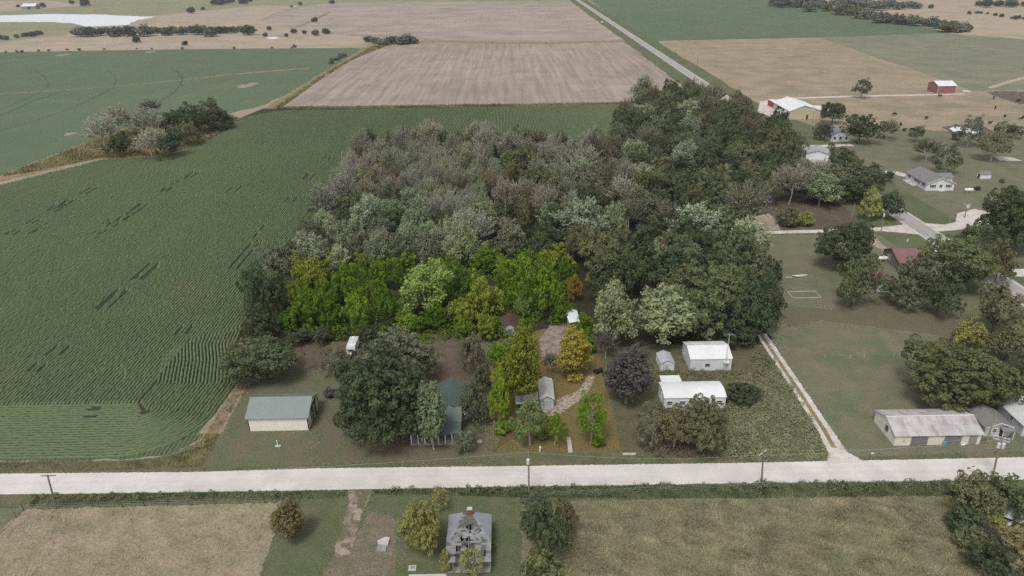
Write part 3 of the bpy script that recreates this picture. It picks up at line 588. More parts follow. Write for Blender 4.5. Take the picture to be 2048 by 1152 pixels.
for t in [('bush', 1003, 855, 34, 30, 'lotgreen', 'green bush at the left edge of the lot below the narrow tree'), ('bush', 1020, 770, 30, 30, 'lotdull', 'dull bush left of the lean-to'), ('bush', 1176, 690, 34, 34, 'lotdark', 'dark green bush below the carport tree'), ('bush', 1150, 752, 34, 20, 'goldrust', 'rusty low brush under the rounded yellow tree'), ('bush', 1018, 690, 36, 30, 'lotdull', 'dull bush in front of the brown roofed shed'), ('bush', 1085, 868, 30, 18, 'lotdull', 'low bush between the front trees of the lot'), ('bush', 1196, 880, 30, 26, 'lotgreen', 'green sprout bush at the foot of the leaning trunk')]:
    tree(*t, None, 'bush', 'bush')
# left yard and oak
for t in [
 ('oak', 772, 792, 205, 200, 'deep', 'great dark oak in front of the farmhouse', None, 'oak_tree', 'tree', 0),
 ('oak', 800, 715, 150, 130, 'dull', 'broad oak behind the great dark oak', None, 'oak_tree', 'tree', 1),
 ('oak', 526, 722, 148, 112, 'mid', 'rounded tree behind the green roofed barn', None, 'oak_tree', 'tree', 2),
 ('open', 668, 722, 58, 66, 'dull', 'small rounded tree beside the camper'),
 ('bush', 682, 745, 28, 28, 'deep', 'low dark bush at the foot of the small tree by the camper', None, 'bush', 'bush'),
 ('sycamore', 863, 836, 66, 132, 'pale', 'pale yellowish tree in front of the farmhouse porch'),
 ('leafy', 948, 812, 62, 86, 'dull', 'dull green tree on the east side of the farmhouse'),
 ('open', 928, 880, 56, 54, 'dull', 'thin grey green tree by the porch corner'),
 ('leafy', 945, 700, 62, 80, 'dull', 'greyish tree right of the leafy back yard'),
 ('leafy', 962, 758, 44, 66, 'olive', 'olive tree behind the farmhouse corner'),
 ('bush', 660, 784, 26, 24, 'purple', 'brown brush pile bush beside the oak', None, 'bush', 'bush'),
 ('leafy', 560, 525, 82, 84, 'dull', 'grey green tree at the upper left of the wood edge'),
 ('leafy', 506, 588, 76, 116, 'dark', 'dark tall tree on the edge of the bean field'),
 ('leafy', 545, 600, 66, 100, 'dark', 'dark tree between the field edge and the bright grove'),
 ('leafy', 520, 650, 66, 70, 'deep', 'dark low tree behind the rounded yard tree'),
 ('leafy', 600, 674, 60, 40, 'deep', 'dark low tree at the back of the yard, nearest the field'),
 ('leafy', 645, 672, 56, 40, 'deep', 'dark low tree left of the camper'),
 ('leafy', 735, 668, 50, 44, 'deep', 'dark low tree right of the camper'),
 ]: tree(*t)
# right of the lot
for t in [
 ('sycamore', 1255, 755, 92, 116, 'purple', 'dark greyish thinning tree left of the small white shed'),
 ('bare', 1212, 690, 52, 60, 'purple', 'dark thinning sapling at the edge of the middle lot'),
 ('plume', 1230, 628, 108, 136, 'pale', 'tall pale willowy tree right of the carport'),
 ('plume', 1335, 625, 136, 140, 'pale', 'broad pale grey green tree behind the metal shop'),
 ('oak', 1440, 585, 170, 130, 'mid', 'broad dark green tree north of the metal shop', None, 'tree', 'tree', 2),
 ('leafy', 1530, 610, 72, 116, 'dark', 'dark tree at the head of the gravel lane'),
 ('leafy', 1480, 665, 90, 60, 'deep', 'dark low tree just behind the metal shop'),
 ('plume', 1390, 448, 104, 100, 'silver', 'pale bright tree above the gravel lane in the wood', None, 'tree', 'tree', 0),
 ('leafy', 1455, 505, 110, 120, 'mid', 'green tree right of the red shed in the wood'),
 ('plume', 1312, 505, 62, 62, 'silver', 'pale tree left of the red shed in the wood'),
 ('plume', 1385, 525, 66, 66, 'pale', 'pale thin tree right of the red shed'),
 ('leafy', 1228, 535, 110, 90, 'mid', 'green tree right of the bright grove'),
 ('leafy', 1545, 560, 50, 80, 'dark', 'dark slender tree on the west edge of the east lawn'),
 ('oak', 1404, 852, 96, 116, 'olive', 'brownish green tree in front of the mobile home', None, 'tree', 'tree', 0),
 ('open', 1306, 850, 80, 92, 'dull', 'dull green tree at the left front of the mobile home'),
 ('open', 1352, 852, 78, 104, 'olive', 'brownish tree between two others before the mobile home'),
 ('bush', 1485, 786, 70, 44, 'deep', 'dark spreading bush at the right end of the mobile home', None, 'bush', 'bush'),
 ]: tree(*t)
# east side
for t in [
 ('oak', 1699, 490, 120, 108, 'dark', 'large dark tree south of the gravel lane', None, 'tree', 'tree', 1),
 ('leafy', 1711, 566, 106, 108, 'mid', 'dark tree left of the red roofed shed'),
 ('leafy', 1820, 570, 94, 92, 'dull', 'rounded dull green tree in front of the red roofed house'),
 ('leafy', 1882, 596, 84, 84, 'dark', 'dark green tree on the lawn beside the red roofed house'),
 ('oak', 1920, 530, 142, 124, 'mid', 'large green tree right of the red roofed house', None, 'tree', 'tree', 2),
 ('leafy', 1946, 478, 68, 76, 'mid', 'green tree standing before the highway'),
 ('leafy', 2000, 530, 60, 80, 'olive', 'olive tree behind the large green tree'),
 ('oak', 2034, 440, 122, 130, 'dark', 'dark tree at the right edge by the gravel turnout', None, 'tree', 'tree', 0),
 ('leafy', 2000, 620, 120, 110, 'dull', 'grey green tree beside the highway at the right edge'),
 ('leafy', 1938, 668, 78, 64, 'yellowish', 'yellowish green tree at the back of the barn lot'),
 ('leafy', 2018, 690, 92, 76, 'olive', 'olive tree at the right edge above the barns'),
 ('oak', 1925, 752, 214, 150, 'mid', 'broad tree leaning over the long rusty barn', None, 'tree', 'tree', 1),
 ('leafy', 2036, 770, 70, 90, 'dark', 'dark tree at the right edge behind the barns'),
 ('leafy', 1740, 412, 46, 56, 'yellowish', 'yellow green tree beside the highway'),
 ('leafy', 1783, 412, 66, 62, 'dark', 'dark tree overhanging the highway'),
 ('leafy', 1779, 350, 22, 26, 'deep', 'small dark tree on the front lawn of the ranch house'),
 ('open', 1725, 176, 36, 40, 'deep', 'lone dark rounded tree in the tan pasture'),
 ('leafy', 1668, 222, 52, 50, 'dark', 'dark tree right of the farm shed'),
 ('leafy', 1652, 262, 46, 36, 'deep', 'dark tree behind the small white house'),
 ('leafy', 1722, 258, 84, 64, 'dark', 'dark tree right of the small white house'),
 ('bare', 1777, 258, 42, 44, 'brown', 'half bare tree on the cattle pasture edge'),
 ('open', 1835, 266, 32, 36, 'dark', 'small dark tree on the pasture edge above the ranch house'),
 ('bare', 1856, 298, 56, 50, 'dull', 'thin grey tree behind the ranch house'),
 ('open', 1896, 320, 60, 56, 'dark', 'rounded dark tree behind the ranch house'),
 ('open', 1942, 264, 56, 58, 'dull', 'airy green tree beside the farm pond'),
 ('open', 1990, 290, 70, 64, 'dull', 'airy pale green tree above the old concrete pad'),
 ('open', 2008, 258, 40, 32, 'mid', 'rounded green tree on the pasture beyond the pond'),
 ('open', 2030, 262, 36, 30, 'deep', 'rounded dark tree on the pasture at the right edge'),
 ('bush', 1914, 270, 22, 20, 'purple', 'small greyish bush by the farm pond', None, 'bush', 'bush'),
 ('bush', 1955, 376, 14, 9, 'deep', 'low dark shrub beside the propane tank', None, 'bush', 'bush'),
 ('bush', 2005, 361, 12, 10, 'brown', 'small brown shrub right of the toy sized shed', None, 'bush', 'bush'),
 ('bare', 1585, 365, 84, 90, 'grey', 'grey half dead tree in the clearing'),
 ('bare', 1632, 350, 76, 80, 'grey', 'bare grey tree in front of the dark tree row'),
 ('bare', 1536, 385, 50, 56, 'olive', 'thin olive tree over the dark roof in the clearing'),
 ('bush', 1580, 432, 44, 44, 'olive', 'olive bush on the leaf strewn ground in the clearing', None, 'bush', 'bush'),
 ('bush', 1612, 436, 38, 32, 'yellowish', 'yellow green bush beside the olive bush', None, 'bush', 'bush'),
 ('leafy', 1700, 350, 90, 70, 'dark', 'dark tree left of the ranch house drive'),
 ('leafy', 1745, 358, 56, 50, 'deep', 'dark tree nearest the ranch house drive'),
 ]: tree(*t)
# south of the road
for t in [
 ('sycamore', 573, 1040, 66, 92, 'rust', 'small brownish tree between hayfield and dirt drive', None, 'tree', 'tree', 1),
 ('oak', 845, 1048, 94, 118, 'yellowish', 'yellow green tree left of the ruined house', None, 'tree', 'tree', 2),
 ('open', 878, 996, 40, 50, 'yellowish', 'slim top of the yellow green growth by the road'),
 ('open', 945, 1124, 54, 60, 'yellowish', 'young tree growing through the ruined porch'),
 ('bush', 890, 1120, 26, 50, 'yellowish', 'leafy vine bush on the west wall of the ruin', None, 'bush', 'bush'),
 ('bush', 984, 1094, 16, 22, 'olive', 'small bush on the east wall of the ruin', None, 'bush', 'bush'),
 ('leafy', 1092, 1064, 118, 144, 'dark', 'dark bushy tree right of the ruined house'),
 ('leafy', 1134, 1040, 56, 90, 'olive', 'olive green shoot on the side of the dark bushy tree'),
 ('leafy', 1070, 1012, 66, 50, 'dull', 'grey green brush under the roadside pole'),
 ('bush', 1084, 1132, 96, 64, 'mid', 'low green bush below the dark bushy tree', None, 'bush', 'bush'),
 ('leafy', 1945, 990, 112, 96, 'olive', 'olive thicket tree at the foot of the big utility pole'),
 ('leafy', 2010, 984, 109, 91, 'mid', 'green thicket tree right of the big utility pole'),
 ('leafy', 2058, 1010, 73, 78, 'dark', 'dark thicket tree at the right edge south of the road'),
 ('bush', 1935, 1042, 73, 65, 'dark', 'dark bush on the left side of the thicket', None, 'bush', 'bush'),
 ('bare', 1972, 1062, 53, 52, 'purple', 'grey leafless bush in the middle of the thicket', None, 'bush', 'bush'),
 ('bush', 1990, 1042, 48, 26, 'yellowish', 'yellowish bush beside the fallen pale boards', None, 'bush', 'bush'),
 ('leafy', 1985, 1112, 126, 78, 'deep', 'dark tree at the lower right corner'),
 ('bush', 2036, 1082, 61, 46, 'rust', 'rusty bush at the right edge of the thicket', None, 'bush', 'bush'),
 ('bush', 1950, 1086, 73, 57, 'olive', 'olive bush at the lower edge of the thicket', None, 'bush', 'bush'),
 ]: tree(*t)
# clump in the beans
GC = 'trees of the clump in the bean field'
for t in [
 ('bare', 202, 262, 60, 62, 'ash', 'pale bare tree at the left end of the clump in the beans'),
 ('bare', 236, 240, 66, 60, 'ash', 'tall pale bare tree second in the clump'),
 ('bare', 292, 246, 74, 62, 'ash', 'broad pale bare tree in the middle of the clump'),
 ('bare', 300, 214, 44, 30, 'brown', 'brownish thin tree at the back of the clump'),
 ('bare', 298, 284, 60, 54, 'ash', 'pale grey tree at the front of the clump'),
 ('leafy', 235, 292, 56, 40, 'deep', 'dark low tree at the front left of the clump'),
 ('leafy', 346, 246, 60, 50, 'dark', 'dark tree right of the pale ones in the clump'),
 ('leafy', 340, 288, 60, 46, 'deep', 'dark tree at the front right of the clump'),
 ('leafy', 388, 240, 66, 52, 'dark', 'dark rounded tree in the right half of the clump'),
 ('leafy', 378, 268, 56, 42, 'olive', 'olive tree in front of the right half of the clump'),
 ('leafy', 424, 236, 54, 42, 'dark', 'dark tree near the right end of the clump'),
 ('open', 423, 208, 22, 22, 'deep', 'small dark top rising above the right of the clump'),
 ('leafy', 448, 242, 36, 28, 'deep', 'dark low tree at the right end of the clump'),
 ('bush', 262, 236, 40, 24, 'brown', 'brown brush between the pale bare trees', None, 'bush', 'bush')]:
    t = list(t) + [None]*(8-len(t)); t[7] = GC; t[3] *= 1.12; t[4] *= 1.2
    tree(*t)
# ------------------------------------------------------------------ the wood itself
def inpx(poly, x, y): return bool(inside(poly, np.array([x]), np.array([y]))[0])
WOOD = [(566, 520), (590, 488), (640, 416), (690, 330), (735, 276), (800, 266), (1000, 272), (1120, 278), (1226, 268), (1252, 215), (1290, 182), (1380, 176), (1470, 205), (1510, 232), (1570, 255), (1600, 285), (1588, 330), (1680, 330), (1745, 350), (1730, 385), (1640, 372), (1560, 330), (1500, 362), (1490, 430), (1440, 460), (1490, 480), (1535, 545), (1548, 620), (1500, 640), (1440, 640), (1300, 660), (1190, 560), (1160, 500), (1120, 492), (800, 498), (640, 505)]
Z_BARE = [(650, 335), (730, 296), (960, 300), (1010, 350), (960, 410), (900, 450), (850, 430), (820, 395), (680, 395)]
Z_PALE = [(590, 495), (640, 400), (840, 385), (915, 440), (960, 500), (600, 510)]
Z_BACK = [(690, 250), (1240, 260), (1240, 305), (960, 320), (700, 310)]
Z_MID = [(900, 298), (1250, 300), (1260, 395), (1010, 490), (900, 445)]
HOLES = [(1278, 645, 56), (1285, 600, 56), (1240, 615, 62), (1335, 487, 24), (1300, 452, 26), (1515, 400, 30), (1340, 462, 20), (1400, 448, 40), (1600, 225, 44), (1230, 535, 40), (1455, 505, 40), (1312, 505, 20), (1385, 525, 22), (1440, 585, 60), (1335, 625, 55), (1545, 218, 36), (1480, 455, 20), (1525, 420, 26)]
wp = [G(x, y, 7) for x, y in WOOD]; wa = np.array([p[:2] for p in wp]); lo, hi = wa.min(0), wa.max(0)
pts = []
rw = np.random.default_rng(11)
for _ in range(14000):
    q = rw.uniform(lo, hi)
    if not inside(wp, q[:1], q[1:])[0]: continue
    x, y = P((q[0], q[1], 6.0))
    if any((x-a)**2+((y-b)*1.25)**2 < r*r for a, b, r in HOLES): continue
    u = rw.uniform()
    if inpx(Z_BARE, x, y): k, c = ('bare', rw.choice(['grey', 'mauve', 'grey', 'silver', 'brown'])) if u < .72 else ('plume', rw.choice(['silver', 'pale'])) if u < .9 else ('leafy', 'mid'); R = rw.uniform(2.6, 4.6)
    elif inpx(Z_PALE, x, y): k, c = ('plume', rw.choice(['pale', 'pale', 'silver', 'dull'])) if u < .7 else ('bare', 'grey') if u < .82 else ('leafy', rw.choice(['dark', 'mid'])); R = rw.uniform(3.4, 6.0)
    elif inpx(Z_BACK, x, y): k, c = ('leafy', rw.choice(['dark', 'olive', 'brown', 'mid'])) if u < .42 else ('bare', rw.choice(['grey', 'brown', 'mauve'])) if u < .82 else ('plume', 'dull'); R = rw.uniform(3.4, 6.2)
    elif inpx(Z_MID, x, y): k, c = ('leafy', rw.choice(['olive', 'mid', 'dark', 'brown'])) if u < .5 else ('bare', rw.choice(['grey', 'mauve', 'brown', 'silver'])) if u < .8 else ('plume', rw.choice(['pale', 'dull'])); R = rw.uniform(3.4, 6.6)
    elif x < 700: k, c = ('leafy', rw.choice(['dark', 'mid', 'dull'])) if u < .7 else ('bare', 'grey') if u < .85 else ('plume', 'pale'); R = rw.uniform(3.8, 5.4)
    else: k, c = ('leafy', rw.choice(['dark', 'mid', 'deep', 'mid', 'olive'])) if u < .82 else ('plume', rw.choice(['pale', 'dull', 'silver'])) if u < .93 else ('bare', 'brown'); R = rw.uniform(4.4, 8.6)
    if any((q[0]-a)**2+(q[1]-b)**2 < (.66*(R+r))**2 for a, b, r in pts): continue
    pts.append((q[0], q[1], R))
    side = 'west' if x < 700 else 'left centre' if x < 880 else 'centre' if x < 1060 else 'right centre' if x < 1250 else 'east'
    dist = 'far back' if y < 250 else 'back' if y < 310 else 'middle' if y < 390 else 'near' if y < 470 else 'front'
    zone = 'in the '+dist+' '+side+' of the wood'
    what = {'bare': 'half bare tree', 'plume': 'airy tree', 'leafy': 'leafy tree'}[k]
    word = {'grey': 'grey', 'mauve': 'mauve grey', 'silver': 'silvery', 'brown': 'brownish', 'pale': 'pale green', 'dull': 'dull green', 'dark': 'dark green', 'deep': 'very dark green', 'mid': 'mid green', 'olive': 'olive green'}[c]
    lb = word+' '+what+' '+zone
    set_tree(k, q, R, rw.uniform(.8, 1.3)*(R/5.0)**.45*(1.12 if k == 'bare' else 1), c, lb, word+' trees '+zone, {'bare': 'bare_tree', 'plume': 'pale_tree', 'leafy': 'leafy_tree'}[k])
print('wood trees', len(pts))
# ------------------------------------------------------------------ far trees
def row(line, n, w, col, label, group, jit=3, seed=0):
    r = random.Random(seed)
    for i in range(n):
        t = (i+r.uniform(-.3, .3))/max(1, n-1)*(len(line)-1); t = min(max(t, 0), len(line)-1.001); k = int(t); f = t-k
        x = line[k][0]+(line[k+1][0]-line[k][0])*f; y = line[k][1]+(line[k+1][1]-line[k][1])*f
        ww = r.uniform(*w); tree('distant', x, y+r.uniform(-jit, jit), ww, ww*r.uniform(.6, .8), r.choice(col), label, group)
row([(158, 62), (260, 60), (380, 60), (498, 57)], 24, (20, 32), ['hazydark', 'hazy', 'hazydark', 'dull'], 'bushy tree in the line of trees below the big pond', 'line of trees below the big pond', 2, 1)
row([(1545, 2), (1680, 14), (1790, 38), (1870, 46), (1935, 57)], 30, (22, 36), ['hazydark', 'hazy', 'hazy', 'olive'], 'bushy tree in the hedgerow edging the right bean field', 'hedgerow trees edging the right bean field', 2.5, 2)
row([(1600, 3), (1720, 6), (1836, 10)], 16, (20, 32), ['hazydark', 'hazy'], 'tree in the upper row behind the hedgerow', 'upper row of trees behind the hedgerow', 2, 3)
row([(1960, 6), (2060, 6), (2140, 6)], 10, (18, 26), ['hazydark'], 'dark tree in the small wood at the upper right corner', 'small wood at the upper right corner', 1.5, 4)
row([(1938, 24), (1965, 25), (1995, 29), (2020, 34), (2048, 37)], 9, (5, 11), ['hazydark'], 'small rounded cedar in the row across the upper right pasture', 'cedars across the upper right pasture', 1, 5)
row([(0, 74), (30, 70), (60, 70), (78, 66)], 7, (10, 18), ['hazydark', 'hazy'], 'bush in the low hedge at the far left', 'low hedge at the far left', 2, 6)
row([(735, 76), (765, 82), (800, 80), (828, 76)], 11, (18, 32), ['hazydark', 'hazy'], 'bushy tree in the thicket between stubble and pasture', 'thicket between stubble and pasture', 4, 7)
row([(432, 3), (460, 1), (500, -2)], 6, (14, 22), ['hazydark'], 'tree in the far grove at the top edge', 'far grove at the top edge', 1.5, 8)
for x, y, ww, l in [(273, 77, 19, 'lone rounded tree in the pale pasture'), (370, 85, 13, 'small round bush in the pale pasture'), (382, 20, 17, 'dark tree on the pond dam pasture'), (405, 16, 10, 'thin far tree near the dam'), (143, 4, 11, 'far round tree at the top edge'),
                    (170, 3, 22, 'far twin crowned tree at the top edge'), (84, 9, 14, 'far tree right of the white roofed barn'), (60, 9, 10, 'far tree behind the white roofed barn'), (36, 11, 8, 'far tree left of the white roofed barn'), (600, 7, 10, 'dark tree on the far field corner'), (583, 13, 6, 'small far tree beside the field corner'),
                    (663, 3, 12, 'dark rounded tree at the far field edge'), (629, 38, 14, 'dark tree at the field strip'), (538, 56, 11, 'tree above the tiny pond'), (530, 69, 11, 'bush beside the tiny pond'), (588, 61, 14, 'tree left of the dark pair'), (609, 64, 11, 'left tree of the dark pair'), (631, 65, 16, 'tree in the row right of the tiny pond'), (651, 61, 17, 'large tree at the right of the row'), (589, 92, 8, 'small bush on the bean field edge'), (572, 69, 10, 'bush right of the tiny pond'), (2038, 33, 10, 'dark cedar at the right edge of the far pasture'), (1862, 12, 12, 'lone tree between two far woods')]:
    tree('distant', x, y, ww, ww*.8, 'hazydark', l)
row([(680, 112), (660, 122), (690, 106)], 6, (10, 16), ['hazy', 'dull'], 'low bush on the weedy strip beside the stubble', 'bushes on the weedy strip', 3, 9)
row([(10, 103), (60, 101), (130, 99), (250, 97), (400, 96), (600, 94)], 14, (4, 8), ['hazy', 'brown'], 'tiny bush along the far bean field edge', 'tiny bushes along the far field edge', .6, 10)
# ------------------------------------------------------------------ BUILDINGS
WHITE = plain('white_paint', S(226, 226, 222), .6, .08, .5); WHITE_SIDING = plain('white_siding', S(224, 226, 226), .6, .06, .5, rib=('Z', .2, .03))
WHITE_METAL = plain('white_ribbed_metal', S(216, 220, 222), .5, .08, .3, .3, rib=('X', .3, .03)); WHITE_ROOF = plain('white_roof_metal', S(222, 223, 224), .5, .08, .3, .3)
GREYWHITE = plain('weathered_white', S(198, 200, 202), .7, .16, .7, stain=(S(150, 146, 138), 1.2, .55, (1, 1, .3)))
CREAM = plain('cream_ribbed_metal', S(236, 230, 221), .55, .05, .3, .3, rib=('X', .25, .03)); CREAM2 = plain('cream_paint', S(220, 218, 202), .8, .12, .6, stain=(S(150, 140, 116), 1.0, .6, (1, 1, .3)))
TEAL = plain('green_roof_metal', S(134, 144, 140), .5, .06, .3, .3); DKGREEN = plain('dark_green_metal', S(62, 80, 74), .55, .1, .4, .25); DOORGREEN = plain('green_door_paint', S(42, 62, 56), .6, .15)
HOUSEGREEN = plain('house_green_roof', S(90, 106, 100), .5, .08, .35, .3)
GLASS = plain('dark_window_glass', S(48, 54, 60), .1, .1, 1, .5); DARK = plain('interior_shade_paint', S(34, 32, 30), .9, .2)  # near-black colour stands in for the shade inside buildings and openings
SHINGLE = plain('grey_asphalt_shingle', S(128, 126, 126), .95, .14, 1.5, .05, rib=('Y', .35, .03)); SHINGLE2 = plain('brown_roofing', S(86, 74, 66), .95, .25, .8, .05)
GREYWOOD = plain('weathered_wood', S(146, 142, 138), .95, .25, 1.2, .05); GREYPAINT = plain('grey_door_paint', S(126, 126, 128), .8, .15, .8)
REDMETAL = plain('red_ribbed_metal', S(144, 100, 98), .6, .08, .4, .25, rib=('X', .3, .03)); REDROOF = plain('red_roof_metal', S(140, 104, 104), .55, .1, .4, .25); REDBOX = plain('red_container_paint', S(160, 66, 56), .55, .12, .6, .3, rib=('X', .3, .04))
BRICK = plain('red_brick', S(134, 92, 80), .95, .25, 4, .05); TAN = plain('tan_ribbed_metal', S(196, 186, 160), .6, .06, .4, .25, rib=('X', .3, .03)); GALV = plain('galvanised_metal', S(196, 196, 196), .45, .12, .5, .4)
STONE = plain('foundation', S(150, 146, 140), .95, .2, 1.2, .05); BLUE = plain('blue_plastic', S(104, 150, 168), .5, .1); BLACK = plain('black_rubber', S(40, 40, 42), .8, .1)
def rusty(name):
    n = N(name); oi = n.n('ObjectInfo')
    c = n.mix(n.ramp(n.noise(.5, 4, .6), [(.35, 0.), (.65, 1.)]), S(188, 186, 186), S(166, 162, 162))
    st = n.noise(1.0, 5, .7, stretch=(1.6, .35, .35)); k = n.math('ADD', st, n.math('MULTIPLY', oi.outputs['Random'], .34))
    c = n.mix(n.ramp(k, [(.68, 0.), (.98, .75)]), c, S(150, 122, 116))
    n.b.inputs['Roughness'].default_value = .7; n.b.inputs['Specular IOR Level'].default_value = .2
    return n.done(c)
RUSTY = rusty('rusty_sheet_metal')
def root(name, label, cat, p, ang=0.0, group=None): return tag(empty(name, (p[0], p[1], .07), ang), label, cat, group)
def face_box(mb, f, W, D, a0, a1, z0, z1, o0, o1):
    if f == 'S': mb.box(a0, a1, -o1, -o0, z0, z1)
    elif f == 'N': mb.box(a0, a1, D+o0, D+o1, z0, z1)
    elif f == 'W': mb.box(-o1, -o0, a0, a1, z0, z1)
    else: mb.box(W+o0, W+o1, a0, a1, z0, z1)
def window(r, f, W, D, a, z, w=.9, h=1.1, fr=None, shutters=None, bars=True):
    m = MB(); t = .09
    face_box(m, f, W, D, a-w/2-t, a+w/2+t, z+h, z+h+t, .003, .07); face_box(m, f, W, D, a-w/2-t, a+w/2+t, z-t, z, .003, .09)
    face_box(m, f, W, D, a-w/2-t, a-w/2, z, z+h, .003, .07); face_box(m, f, W, D, a+w/2, a+w/2+t, z, z+h, .003, .07)
    if bars: face_box(m, f, W, D, a-w/2, a+w/2, z+h/2-.025, z+h/2+.025, .022, .06)
    o = m.build('window', fr or WHITE, r)
    p = MB(); face_box(p, f, W, D, a-w/2+.002, a+w/2-.002, z+.002, z+h-.002, .004, .02); p.build('pane', GLASS, o)
    if shutters:
        for sgn in (-1, 1):
            s = MB(); c = a+sgn*(w/2+t+.2); face_box(s, f, W, D, c-.18, c+.18, z-.05, z+h+.05, .003, .05); s.build('shutter', shutters, o)
def door(r, f, W, D, a, w, h, mat, z=0.0, name='door', knob=True):
    m = MB(); face_box(m, f, W, D, a-w/2, a+w/2, z+.02, z+h, .004, .06); o = m.build(name, mat, r)
    if knob:
        k = MB(); face_box(k, f, W, D, a+w*.36, a+w*.36+.08, z+h*.45, z+h*.45+.12, .062, .12); k.build('handle', GALV, o)
    return o
def walls(r, W, D, prof, mat, axis='u', name='wall'):
    """closed body; prof is the end outline seen along the ridge"""
    return (MB().prism(prof, 0, W, 0) if axis == 'u' else MB().prism(prof, 0, D, 1)).build(name, mat, r)
def roof(r, prof, lo, hi, mat, axis='u', th=.1, rib=None, ribh=.05, ribw=.08, name='roof', parent=None):
    """skin over the outline prof (across, z) from lo to hi along the ridge, with standing ribs"""
    m = MB(); top = [(a, z+th) for a, z in prof]; out = [(a, z) for a, z in prof]+top[::-1]; ax = 0 if axis == 'u' else 1
    m.prism(out, lo, hi, ax)
    if rib:
        k = int((hi-lo)/rib)
        for i in range(k+1):
            c = lo+ribw/2+.02+(hi-lo-ribw-.04)*i/k
            for (a0, z0), (a1, z1) in zip(top[:-1], top[1:]):
                m.prism([(a0, z0-.01), (a1, z1-.01), (a1, z1+ribh), (a0, z0+ribh)], c-ribw/2, c+ribw/2, ax)
    return m.build(name, mat, parent or r)
def gable_prof(D, h, rise): return [(0, 0), (D, 0), (D, h), (D/2, h+rise), (0, h)]
def roof_prof(D, h, rise, ov=.3):
    s = rise/(D/2); return [(-ov, h-ov*s+.004), (D/2, h+rise+.004), (D+ov, h-ov*s+.004)]
def trim_corner(r, W, D, h, mat):
    for x, y in ((0, 0), (W, 0), (W, D), (0, D)): MB().box(x-.07, x+.07, y-.07, y+.07, 0, h).build('corner_trim', mat, r)
def shed(name, label, cat, p, W, D, h, rise, wall, rf, axis='u', ang=0.0, ov=.3, rib=None, th=.1):
    r = root(name, label, cat, p, ang); Dp, L = (D, W) if axis == 'u' else (W, D)
    walls(r, W, D, gable_prof(Dp, h, rise), wall, axis)
    roof(r, roof_prof(Dp, h, rise, ov), -ov, L+ov, rf, axis, th, rib)
    return r
def xy(px, py): p = G(px, py); return p[0], p[1]
# green roofed barn --------------------------------------------------
a = xy(500, 863); W = xy(617, 863)[0]-a[0]; D, h, rise = 7.6, 3.05, 1.75
r = shed('pole_barn', 'cream metal barn with a pale green roof beside the bean field', 'barn', a, W, D, h, rise, CREAM, TEAL, ov=.38, rib=.3)
trim_corner(r, W, D, h-.02, DKGREEN)
m = MB(); face_box(m, 'E', W, D, .02, D-.02, h-.08, h+.08, .004, .05); m.build('eave_trim', DKGREEN, r)
d = MB(); face_box(d, 'E', W, D, 2.3, 5.9, .05, 2.9, .06, .14); d = d.build('barn_door', DOORGREEN, r)
b = MB()
for y0 in (2.3, 4.1):
    face_box(b, 'E', W, D, y0, y0+.1, .05, 2.9, .142, .2); face_box(b, 'E', W, D, y0+1.7, y0+1.8, .05, 2.9, .142, .2)
    for q in (0, 1):
        z0, z1 = (.1, 2.85) if q else (2.85, .1)
        b.prism([(y0+.1, z0-.06), (y0+1.7, z1-.06), (y0+1.7, z1+.06), (y0+.1, z0+.06)], W+.142+.02*q, W+.16+.02*q, 0)
b.build('door_brace', GALV, d)
m = MB(); face_box(m, 'E', W, D, 1.9, 6.3, 2.92, 3.02, .06, .2); m.build('door_track', DKGREEN, r)
MB().prism([(D/2-.2, h+rise+.06), (D/2, h+rise+.16), (D/2+.2, h+rise+.06)], -.4, W+.4, 0).build('ridge_cap', TEAL, r)
# farmhouse ----------------------------------------------------------
a = xy(826, 872); x1 = xy(921, 872)[0]
r = root('farmhouse', 'farmhouse with dark green metal roofs half hidden by the oak', 'house', (a[0], a[1]))
W = x1-a[0]
walls(r, W, 4.4, gable_prof(4.4, 2.9, 1.7), WHITE_SIDING)
roof(r, roof_prof(4.4, 2.9, 1.7, .35), -.3, W+.3, HOUSEGREEN, rib=.35)
rr = MB().prism([(W-5.6, 2.9), (W+1.1, 2.9), (W+1.1, 3.1), (W-2.0, 5.3), (W-5.6, 3.1)], 2.3, 11.2, 1).build('rear_gable', WHITE_SIDING, r)
MB().prism([(W-5.4, .02), (W+.9, .02), (W+.9, 2.95), (W-5.4, 2.95)], 4.45, 11, 1).build('rear_wall', WHITE_SIDING, r)
roof(r, [(W-6.1, 2.95), (W-2.0, 5.32), (W+1.5, 3.0)], 2.0, 11.5, HOUSEGREEN, 'v', rib=.35, name='rear_roof')
m = MB().prism([(-3.0, 2.35), (.25, 2.95), (.25, 3.05), (-3.0, 2.45)], -.2, W+.25, 0)
for i in range(int(W/.35)+1): m.prism([(-3.0, 2.44), (.25, 3.04), (.25, 3.09), (-3.0, 2.49)], -.1+i*.35, -.02+i*.35, 0)
m.build('porch_roof', HOUSEGREEN, r)
MB().box(-.1, W+.1, -2.9, -.01, 0, .3).build('porch_floor', GREYWOOD, r)
for i in range(8):
    x = .1+(W-.2)*i/7; MB().box(x-.07, x+.07, -2.85, -2.7, .3, 2.4).build('porch_post', WHITE, r)
door(r, 'S', W, 4.4, W*.45, .95, 2.1, GREYPAINT, .3)
for q in (.15, .7, .9): window(r, 'S', W, 4.4, W*q, 1.1, .9, 1.3)
MB().box(-1.6, -1.0, 3.2, 3.8, 0, .3)
